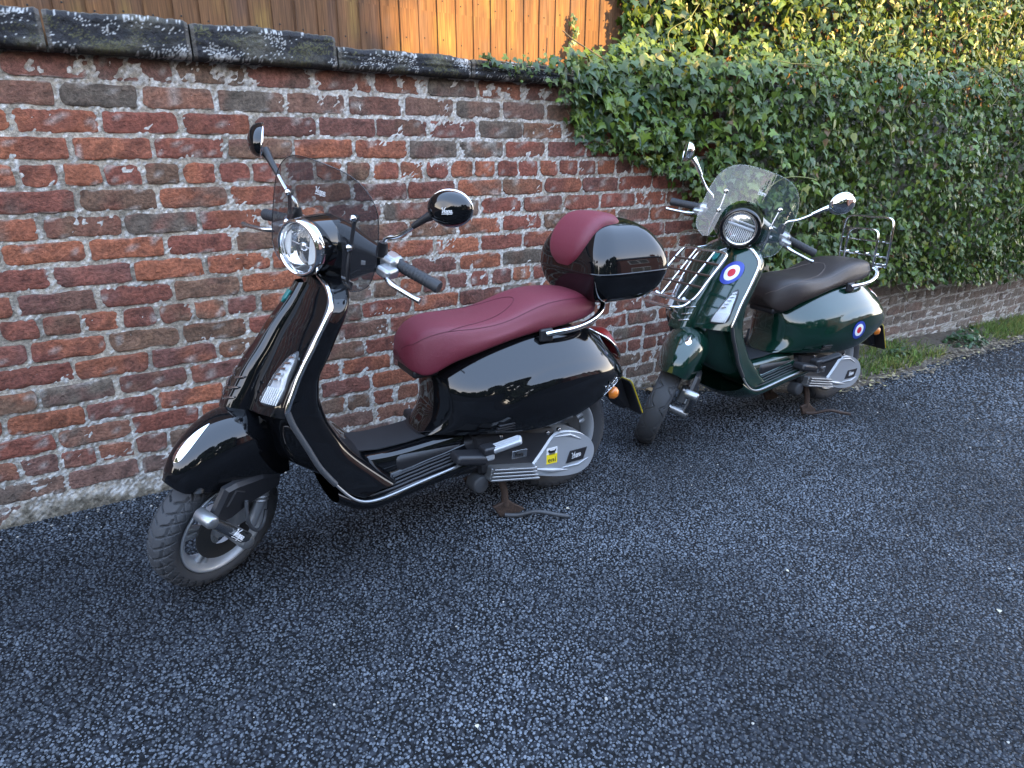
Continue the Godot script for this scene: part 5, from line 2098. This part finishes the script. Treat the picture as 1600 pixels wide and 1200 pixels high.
func build_ground() -> void:
	var b := MB.new()
	var xs := [-60.0, -30.0, -12.0, -6.0]
	var x := -3.0
	while x < 12.0:
		xs.append(x)
		x += 0.15
	xs.append_array([14.0, 20.0, 32.0, 60.0])
	var zs := [-40.0, -12.0, -4.0, -1.0, 0.0, 0.6, 1.2, 2.0, 3.0, 4.5, 7.0, 12.0, 24.0, 50.0]
	var P := []
	for xx in xs:
		var r := []
		for z in zs:
			r.append(V(xx, ground_y(minf(xx, 12.0)), z))
		P.append(r)
	b.grid(P, false, false, V(0, -30, 0))
	var road := put("road", b, M.asphalt)
	tag(road, "", "", "", "structure")
	# loose-textured new surfacing: every chip of stone near the camera is there
	rng.seed = 99
	var chip := MB.new()
	var top := []
	for k in 7:
		var a := TAU * k / 7
		top.append(V(cos(a) * (0.5 + 0.08 * sin(k * 2.4)), 0.0, sin(a) * (0.5 + 0.07 * cos(k * 3.1))))
	var ringA := top.map(func(p): return p + V(0, -0.18, 0))
	var ringB := top.map(func(p): return p * 0.78 + V(0, 0.22, 0))
	var ringC := top.map(func(p): return p * 0.3 + V(0.03, 0.33, 0.02))
	chip.grid([ringA, ringB, ringC, top.map(func(p): return p * 0.01 + V(0.03, 0.34, 0.02))], false, true, V(0, -0.2, 0))
	var buf := PackedFloat32Array()
	var count := 0
	var z := -0.02
	while z < 2.75:
		var step := 0.0089 if z > 0.5 else 0.0100
		var xa := lerpf(-1.1, -0.75, clampf((z + 0.0) / 1.2, 0, 1))
		var xb := lerpf(6.8, 4.2, clampf((z - 0.6) / 1.9, 0, 1))
		x = xa
		while x < xb:
			var sp := step * (1.0 + 0.22 * maxf(0.0, x - 2.2))
			x += sp
			if rng.randf() < 0.04:
				continue
			var px := x + rng.randf_range(-0.5, 0.5) * sp
			var pz := z + rng.randf_range(-0.5, 0.5) * step
			if px > 2.5 and pz < verge_edge(px) - 0.04:
				continue
			if px > 2.2 and rng.randf() < 0.22 * (px - 2.2):
				continue
			var s := sp * rng.randf_range(0.52, 1.1)
			var a := rng.randf() * TAU
			var st := rng.randf_range(0.7, 1.25)
			var h := s * rng.randf_range(0.7, 1.4)
			var tl := rng.randfn() * 0.3
			var t2 := rng.randfn() * 0.3
			var B := Basis(V(cos(a), tl, sin(a)) * s * st, V(-tl, 1, -t2) * h, V(-sin(a), t2, cos(a)) * s)
			var worn := n1.get_noise_2d(px * 34.0, pz * 34.0) * 0.55 + n2.get_noise_2d(px * 150.0, pz * 150.0) * 0.16
			var k := lerpf(0.042, 0.120, smoothstep(-0.35, 0.45, worn)) * pow(rng.randf_range(0.5, 1.45), 1.1)
			var c := Color(k * 0.88, k, k * 1.16)
			if rng.randf() < 0.0006:
				c = Color(0.35, 0.33, 0.29)
			var y := ground_y(px) - 0.0006 + rng.randf_range(-0.0012, 0.0010)
			buf.append_array([B.x.x, B.y.x, B.z.x, px, B.x.y, B.y.y, B.z.y, y, B.x.z, B.y.z, B.z.z, pz, c.r, c.g, c.b, 1.0])
			count += 1
		z += step
	var mm := MultiMesh.new()
	mm.transform_format = MultiMesh.TRANSFORM_3D
	mm.use_colors = true
	mm.mesh = chip.mesh(M.asphalt_stone)
	mm.instance_count = count
	mm.buffer = buf
	var mi := MultiMeshInstance3D.new()
	mi.name = "stone_chippings"
	mi.multimesh = mm
	road.add_child(mi, true)
	tag(mi, "", "", "", "stuff")
	# verge of soil along the foot of the wall
	var vb := MB.new()
	var VP := []
	x = 2.62
	while x < 12.0:
		var r := []
		var e := verge_edge(x)
		for k in 13:
			var t := k / 12.0
			var zz := lerpf(wall_z(x) - 0.02, e, t)
			var y: float = ground_y(x) + 0.004 + 0.035 * (1.0 - t) * smoothstep(2.8, 3.8, x) + 0.014 * n2.get_noise_2d(x * 300.0, zz * 300.0) * (1.0 - t * t) * 1.2
			if k == 12:
				y = ground_y(x) - 0.01
			r.append(V(x, y, zz))
		VP.append(r)
		x += 0.03
	vb.grid(VP, false, false, V(6, -20, 0))
	var vg := put("verge", vb, M.soil)
	tag(vg, "", "", "", "structure")


func scatter(called: String, label: String, category: String, me: ArrayMesh, items: Array) -> void:
	var mm := MultiMesh.new()
	mm.transform_format = MultiMesh.TRANSFORM_3D
	mm.use_colors = true
	mm.mesh = me
	mm.instance_count = items.size()
	for i in items.size():
		mm.set_instance_transform(i, items[i][0])
		mm.set_instance_color(i, items[i][1])
	var mi := MultiMeshInstance3D.new()
	mi.name = called
	mi.multimesh = mm
	add_child(mi, true)
	tag(mi, label, category, "", "stuff")


func build_plants() -> void:
	rng.seed = 303
	var blade := MB.new()
	blade.grid([[V(-0.5, 0, 0), V(0, 0, 0.1), V(0.5, 0, 0)], [V(-0.4, 0.4, 0.12), V(0, 0.4, 0.2), V(0.4, 0.4, 0.12)], [V(-0.24, 0.75, 0.42), V(0, 0.76, 0.46), V(0.24, 0.75, 0.42)], [V(-0.02, 1, 0.85), V(0, 1.0, 0.86), V(0.02, 1, 0.85)]])
	var bm := blade.mesh(M.grass_blade)
	var patches := [["grass", "tuft of yellowish green grass behind the rear wheel of the green scooter", 3.95, 5.35, 3900], ["grass_001", "bright green grass patch at the wall foot by the right edge", 6.0, 7.7, 4600]]
	for q in patches:
		var items := []
		for i in q[4]:
			var x := rng.randf_range(q[2], q[3])
			var e := verge_edge(x)
			var z := lerpf(wall_z(x) + 0.03, e - 0.06, rng.randf())
			var u: float = (x - q[2]) / (q[3] - q[2])
			if sin(PI * u) < rng.randf() * 0.8 or n2.get_noise_2d(x * 190.0, z * 190.0) < -0.02 + 0.15 * rng.randfn():
				continue
			var a := rng.randf() * TAU
			var h := rng.randf_range(0.035, 0.095)
			var w := rng.randf_range(0.003, 0.006)
			var B := Basis(V(0, 1, 0), a) * Basis(V(1, 0, 0), rng.randf_range(-0.3, 0.7))
			var c := Color(0.115, 0.185, 0.035) * rng.randf_range(0.45, 1.7)
			if rng.randf() < 0.3 + 0.5 * n1.get_noise_2d(x * 170.0, z * 170.0):
				c = Color(0.27, 0.26, 0.07) * rng.randf_range(0.7, 1.3)
			c.a = 1.0
			items.append([Transform3D(Basis(B.x * w, B.y * h, B.z * h * 0.6), V(x, ground_y(x) + 0.012, z)), c])
		scatter(q[0], q[1], "grass", bm, items)
	# low broad-leaved weeds
	var leafm := ivy_leaf(0.3, 0.8)
	var spots := [[5.75, 0.42, 0.26, 220, Color(0.03, 0.065, 0.022), "dark leafy weed growing low between the two grass patches"], [7.9, 0.36, 0.42, 260, Color(0.045, 0.10, 0.025), "bushy green weed at the wall foot beyond the second grass patch"], [4.75, 0.42, 0.16, 70, Color(0.05, 0.085, 0.03), "small weed inside the yellowish grass tuft"]]
	for q in spots:
		var items := []
		for i in q[3]:
			var a := rng.randf() * TAU
			var r: float = sqrt(rng.randf()) * q[2]
			var x: float = q[0] + cos(a) * r
			var z: float = q[1] + sin(a) * r * 0.5
			var y: float = ground_y(x) + 0.02 + (1.0 - r / q[2]) * rng.randf() * 0.16
			var nn := V(rng.randfn() * 0.5, 1.0, 0.3 + rng.randfn() * 0.5).normalized()
			var side := nn.cross(V(cos(a), 0, sin(a))).normalized()
			var s := rng.randf_range(0.03, 0.055)
			var c: Color = q[4] * rng.randf_range(0.6, 1.5)
			c.a = 1.0
			items.append([Transform3D(Basis(side, nn.cross(side) * -1.0, nn).scaled_local(Vector3.ONE * s), V(x, y, z)), c])
		scatter(numbered("weed", self), q[5], "weed", leafm, items)
	# litter: dead leaves, twigs and grit along the verge
	var grit := MB.new()
	grit.rbox(Vector3.ZERO, Vector3.ONE, 0.2)
	var dead := MB.new()
	dead.grid([[V(-0.5, 0, 0), V(0, 0.14, 0), V(0.5, 0, 0)], [V(-0.36, 0.05, 0.4), V(0, 0.16, 0.42), V(0.4, 0.1, 0.4)], [V(-0.03, 0.22, 0.9), V(0, 0.22, 0.92), V(0.03, 0.22, 0.9)]])
	var items := []
	for i in 2600:
		var x := rng.randf_range(2.9, 8.0)
		var e := verge_edge(x)
		var z: float = lerpf(wall_z(x) + 0.02, e + 0.05, pow(rng.randf(), 0.6))
		var a := rng.randf() * TAU
		var s := rng.randf_range(0.008, 0.028)
		var c := Color(0.20, 0.16, 0.11) * rng.randf_range(0.3, 1.4)
		if rng.randf() < 0.10:
			c = Color(0.42, 0.36, 0.16) * rng.randf_range(0.7, 1.2)
		c.a = 1.0
		items.append([Transform3D(Basis(V(0, 1, 0), a) * Basis(V(1, 0, 0), rng.randf_range(-0.4, 0.4)) * Basis.from_scale(V(s, s, s * rng.randf_range(0.6, 2.0))), V(x, ground_y(x) + 0.012 + rng.randf() * 0.012, z)), c])
	scatter("leaf_litter", "brown and straw coloured leaf litter scattered along the verge", "leaf litter", dead.mesh(M.grass_blade), items)
	items = []
	for i in 600:
		var x := rng.randf_range(-0.6, 8.0)
		var e := verge_edge(x) if x > 2.7 else 0.06
		var z: float = e + rng.randfn() * 0.07 if rng.randf() < 0.85 else rng.randf_range(0.1, 2.2)
		if x < 2.7 and z > 0.3 and rng.randf() < 0.8:
			continue
		if z < 0.02:
			continue
		var s := rng.randf_range(0.003, 0.008)
		var c := Color(0.30, 0.28, 0.25) * rng.randf_range(0.4, 1.5)
		c.a = 1.0
		items.append([Transform3D(Basis(V(0, 1, 0), rng.randf() * TAU) * Basis.from_scale(V(s, s * 0.6, s * 1.2)), V(x, ground_y(x) + 0.004, z)), c])
	scatter("grit", "pale grit and crumbs lying along the wall foot and verge edge", "grit", grit.mesh(M.grass_blade), items)
	# single fallen leaves and scraps
	var lf := [["fallen_leaf", V(2.71, 0, 0.10), 0.055, 0.4, "curled tan leaf on the asphalt beside the green scooter's front tyre"], ["fallen_leaf_001", V(1.465, 0, 0.956), 0.013, 1.2, "tiny pale leaf on the asphalt beside the black scooter's stand lever"], ["fallen_leaf_002", V(2.23, 0, 2.06), 0.017, 2.2, "small whitish leaf on the asphalt near the lower right corner"], ["fallen_leaf_003", V(0.70, 0, 1.62), 0.012, 2.9, "small straw coloured leaf on the asphalt in the lower left foreground"], ["fallen_leaf_004", V(1.845, 0, 1.615), 0.011, 0.2, "small pale scrap of leaf in the middle of the asphalt"]]
	for q in lf:
		var p: Vector3 = q[1]
		var s: float = q[2]
		var b := MB.new()
		var P := []
		for i in 9:
			var t := i / 8.0
			var w := 0.42 * sin(PI * lerpf(0.06, 0.97, t))
			var r := []
			for k in 7:
				var a := lerpf(-1, 1, k / 6.0)
				r.append(V(a * w, 0.22 * a * a + 0.12 * sin(t * 4.0), t - 0.5) * s)
			P.append(r)
		b.shell(P, 0.0006)
		b.tube([V(0, 0.02 * s, -0.5 * s), V(0.03 * s, 0.1 * s, -0.85 * s)], 0.025 * s, 5)
		var m: StandardMaterial3D = M.dry_leaf
		if s < 0.03:
			if not M.has("pale_leaf"):
				mat("pale_leaf", Color(0.5, 0.46, 0.36), 0.8)
			m = M.pale_leaf
		var o := put(q[0], b, m, self, Transform3D(Basis(V(0, 1, 0), q[3]), V(p.x, ground_y(p.x) + 0.006, p.z)))
		tag(o, q[4], "leaf")


func tree(called: String, at: Vector3, h: float, r: float, label: String, low: float) -> void:
	var t := Node3D.new()
	t.name = called
	t.position = at
	add_child(t, true)
	tag(t, label, "tree", "trees across the lane")
	var b := MB.new()
	b.tube(spl([V(0, -0.5, 0), V(0.05, h * 0.25, 0.03), V(-0.05, h * 0.5, 0), V(0.0, h * 0.85, 0.05)], 14), [0.2, 0.19, 0.18, 0.17, 0.16, 0.15, 0.14, 0.12, 0.11, 0.1, 0.08, 0.06, 0.05, 0.03], 10)
	for k in 9:
		var a := TAU * k / 9 * 2.4
		var y := h * (0.25 + 0.06 * k)
		b.tube(spl([V(0, y, 0), V(cos(a) * r * 0.4, y + 0.3, sin(a) * r * 0.4), V(cos(a) * r * 0.8, y + 0.7, sin(a) * r * 0.8)], 6), [0.07, 0.06, 0.05, 0.04, 0.03, 0.02], 6)
	put("trunk", b, M.bark, t)
	var leaf := MB.new()
	leaf.grid([[V(-0.5, 0, 0), V(0, 0, 0.12), V(0.5, 0, 0)], [V(-0.4, 0.6, 0.1), V(0, 0.6, 0.22), V(0.4, 0.6, 0.1)], [V(-0.02, 1.2, 0.1), V(0, 1.2, 0.12), V(0.02, 1.2, 0.1)]])
	var items := []
	var blobs := []
	for k in 26:
		var y := rng.randf_range(low, 1.0)
		var w := r * sqrt(maxf(0.05, 1.0 - pow((y - 0.45) / 0.56, 2.0)))
		var a := rng.randf() * TAU
		blobs.append([V(cos(a) * w * 0.72, y * h, sin(a) * w * 0.72), rng.randf_range(0.35, 0.6) * r * 0.8])
	for i in 5200:
		var q = blobs[rng.randi() % blobs.size()]
		var d := V(rng.randfn(), rng.randfn(), rng.randfn()).normalized() * pow(rng.randf(), 0.4) * float(q[1])
		var B := Basis(V(rng.randfn(), rng.randfn(), rng.randfn()).normalized(), rng.randf() * TAU)
		items.append([Transform3D(B.scaled_local(Vector3.ONE * rng.randf_range(0.2, 0.36)), q[0] + d)])
	var mm := MultiMesh.new()
	mm.transform_format = MultiMesh.TRANSFORM_3D
	mm.mesh = leaf.mesh(M.tree_leaf)
	mm.instance_count = items.size()
	for i in items.size():
		mm.set_instance_transform(i, items[i][0])
	var mi := MultiMeshInstance3D.new()
	mi.name = "crown"
	mi.multimesh = mm
	t.add_child(mi, true)
	tag(mi, "", "", "", "stuff")


func build_across() -> void:
	# what stands across the lane: it shades the wall and is mirrored in the paint
	rng.seed = 808
	var h := Node3D.new()
	h.name = "brick_house"
	h.position = V(12.4, -0.3, 13.0)
	add_child(h, true)
	tag(h, "red brick house with slate roof and two chimneys across the lane", "house")
	var wb := MB.new()
	wb.rbox(V(0, 2.15, 0), V(10.5, 4.3, 6.0), 0.02)
	put("wall", wb, M.house_brick, h)
	var rb := MB.new()
	for s in [1.0, -1.0]:
		rb.shell([[V(-5.5, 4.25, s * 3.3), V(5.5, 4.25, s * 3.3)], [V(-5.5, ROOF, 0), V(5.5, ROOF, 0)]], 0.12)
	var rn := put("roof", rb, M.roof_slate, h)
	for s in [1.0, -1.0]:
		var g := MB.new()
		g.slab([Vector2(-3.0, 4.2), Vector2(3.0, 4.2), Vector2(0, ROOF - 0.1)], Transform3D(Basis(V(0, 0, -1), V(0, 1, 0), V(1, 0, 0)), V(s * 5.1, 0, 0)), 0.2, 0.01)
		put("gable", g, M.house_brick, h)
	for x in [1.6, 4.4]:
		var c := MB.new()
		c.rbox(V(x, ROOF + 0.1, 0), V(0.9, 1.6, 0.6), 0.02)
		c.rbox(V(x, ROOF + 0.93, 0), V(1.02, 0.14, 0.72), 0.02)
		for k in [-0.25, 0.25]:
			c.lathe([Vector2(0.13, 0.0), Vector2(0.1, 0.35), Vector2(0.0, 0.35)], V(x + k, ROOF + 0.98, 0), V(0, 1, 0), 14)
		put("chimney", c, M.house_brick, rn)
	for x in [-3.5, -0.5, 2.6]:
		for y in [1.2, 3.2]:
			var f := MB.new()
			f.rbox(V(x, y, -3.0), V(1.1, 1.25, 0.1), 0.01)
			var fn := put("window", f, M.white_frame, h)
			for q in [-0.26, 0.26]:
				var p := MB.new()
				p.rbox(V(x + q, y, -3.05), V(0.44, 1.05, 0.04), 0.005)
				put("pane", p, M.window_glass, fn)
	var spots := [[-11.0, 1.5, 2.6, 2.4], [-12.0, 5.5, 2.8, 2.8], [-11.5, 10.0, 3.4, 2.9], [-8.0, 10.4, 3.0, 2.7], [-3.9, 11.4, 3.5, 2.6], [-0.2, 11.6, 5.6, 2.4], [2.6, 12.4, 6.6, 2.3], [4.3, 11.7, 6.6, 1.9], [5.7, 12.4, 7.2, 2.0], [20.5, 12.5, 6.2, 3.0]]
	var labels := ["low thick tree closing the lane at the far left end", "spreading low shrub tree beside the one at the lane's left end", "broad low tree farthest left on the far side of the lane", "low round tree second from the left across the lane", "low spreading tree across the lane left of the round one", "round tree across the lane opposite the black scooter", "tallest dark tree across the lane", "bushy tree between the tallest one and the one beside the house", "leafy tree beside the red brick house across the lane", "wide tree beyond the far gable of the brick house"]
	for i in spots.size():
		var q = spots[i]
		tree(numbered("garden_tree", self), V(q[0], ground_y(q[0]), q[1]), q[2], q[3], labels[i], 0.0)


const ROOF := 6.18


func _ready() -> void:
	var cam := Camera3D.new()
	cam.name = "camera"
	cam.position = V(0.1573, 1.2445, 2.6141)
	cam.fov = 61.26
	cam.near = 0.05
	cam.far = 200.0
	add_child(cam)
	cam.basis = Basis(V(0.84225, 0.00089, 0.53909), V(0.18178, 0.94096, -0.28556), V(-0.50752, 0.33851, 0.79236)).orthonormalized()
	cam.current = true
	var sky_m := ProceduralSkyMaterial.new()
	sky_m.sky_top_color = Color(0.51, 0.59, 0.71)
	sky_m.sky_horizon_color = Color(1.0, 0.94, 0.85)
	sky_m.sky_curve = 0.16
	sky_m.ground_bottom_color = Color(0.12, 0.12, 0.12)
	sky_m.ground_horizon_color = Color(0.4, 0.4, 0.4)
	sky_m.sky_energy_multiplier = 1.6
	var sky := Sky.new()
	sky.sky_material = sky_m
	var env := Environment.new()
	env.background_mode = Environment.BG_SKY
	env.sky = sky
	env.tonemap_mode = Environment.TONE_MAPPER_LINEAR
	env.tonemap_exposure = 3.8
	env.sdfgi_enabled = true
	env.ssao_enabled = true
	env.ssil_enabled = true
	var we := WorldEnvironment.new()
	we.name = "environment"
	we.environment = env
	add_child(we)
	var sun := DirectionalLight3D.new()
	sun.name = "sun"
	var towards := V(0.42, 0.29, 0.86).normalized()
	sun.look_at_from_position(towards * 20.0, Vector3.ZERO, Vector3.UP)
	sun.light_energy = 1.6
	sun.light_color = Color(1.0, 0.83, 0.52)
	sun.light_angular_distance = 0.6
	sun.shadow_enabled = true
	add_child(sun)

	n1.noise_type = FastNoiseLite.TYPE_SIMPLEX_SMOOTH
	n1.seed = 11
	n1.frequency = 0.02
	n1.fractal_octaves = 3
	n2.noise_type = FastNoiseLite.TYPE_SIMPLEX_SMOOTH
	n2.seed = 23
	n2.frequency = 0.04
	n2.fractal_octaves = 2
	rng.seed = 7
	make_materials()
	make_leaf_tints()
	build_ground()
	build_wall()
	build_fence()
	build_across()
	build_ivy()
	build_plants()
	var black := {"name": "motor_scooter", "paint": "black_paint", "seat": "burgundy_leather", "thread": "burgundy_thread", "screen": "smoked_screen", "screen_up": -0.022, "screen_lean": 0.07, "lamp": 0.89, "mirror_y": 0.0, "cowl_script": true, "peg": "silver_paint", "crest": [10.0, 25.0, 0.017], "mirror_turn": [-0.72, 0.15],
		"at": V(0.340, 0.0, 0.722), "yaw": deg_to_rad(2.5), "steer": deg_to_rad(33.0), "size": 1.0, "label": "glossy black scooter with burgundy seat and black top box in front of the brick wall"}
	var a := build_scooter(black)
	top_box(a)
	var green := {"name": "motor_scooter_001", "paint": "green_paint", "seat": "brown_leather", "thread": "pale_thread", "screen": "clear_screen", "screen_up": -0.008, "screen_lean": 0.27, "lamp": 1.0, "mirror_y": 0.01, "cowl_script": false, "peg": "black_plastic", "crest": [19.0, 27.0, 0.013], "mirror_turn": [1.8, 0.75],
		"at": V(2.262, -0.06, 0.61), "yaw": deg_to_rad(3.7), "steer": deg_to_rad(43.0), "size": 1.0, "label": "dark green scooter with round target marks, chrome racks and clear windscreen beside the ivy"}
	var g := build_scooter(green)
	roundel(g, func(z: float, y: float): return V(shield_x(y, z) - 0.003, y, z), V(0, 0.80, 0.105), 0.047, false)
	racks(g)
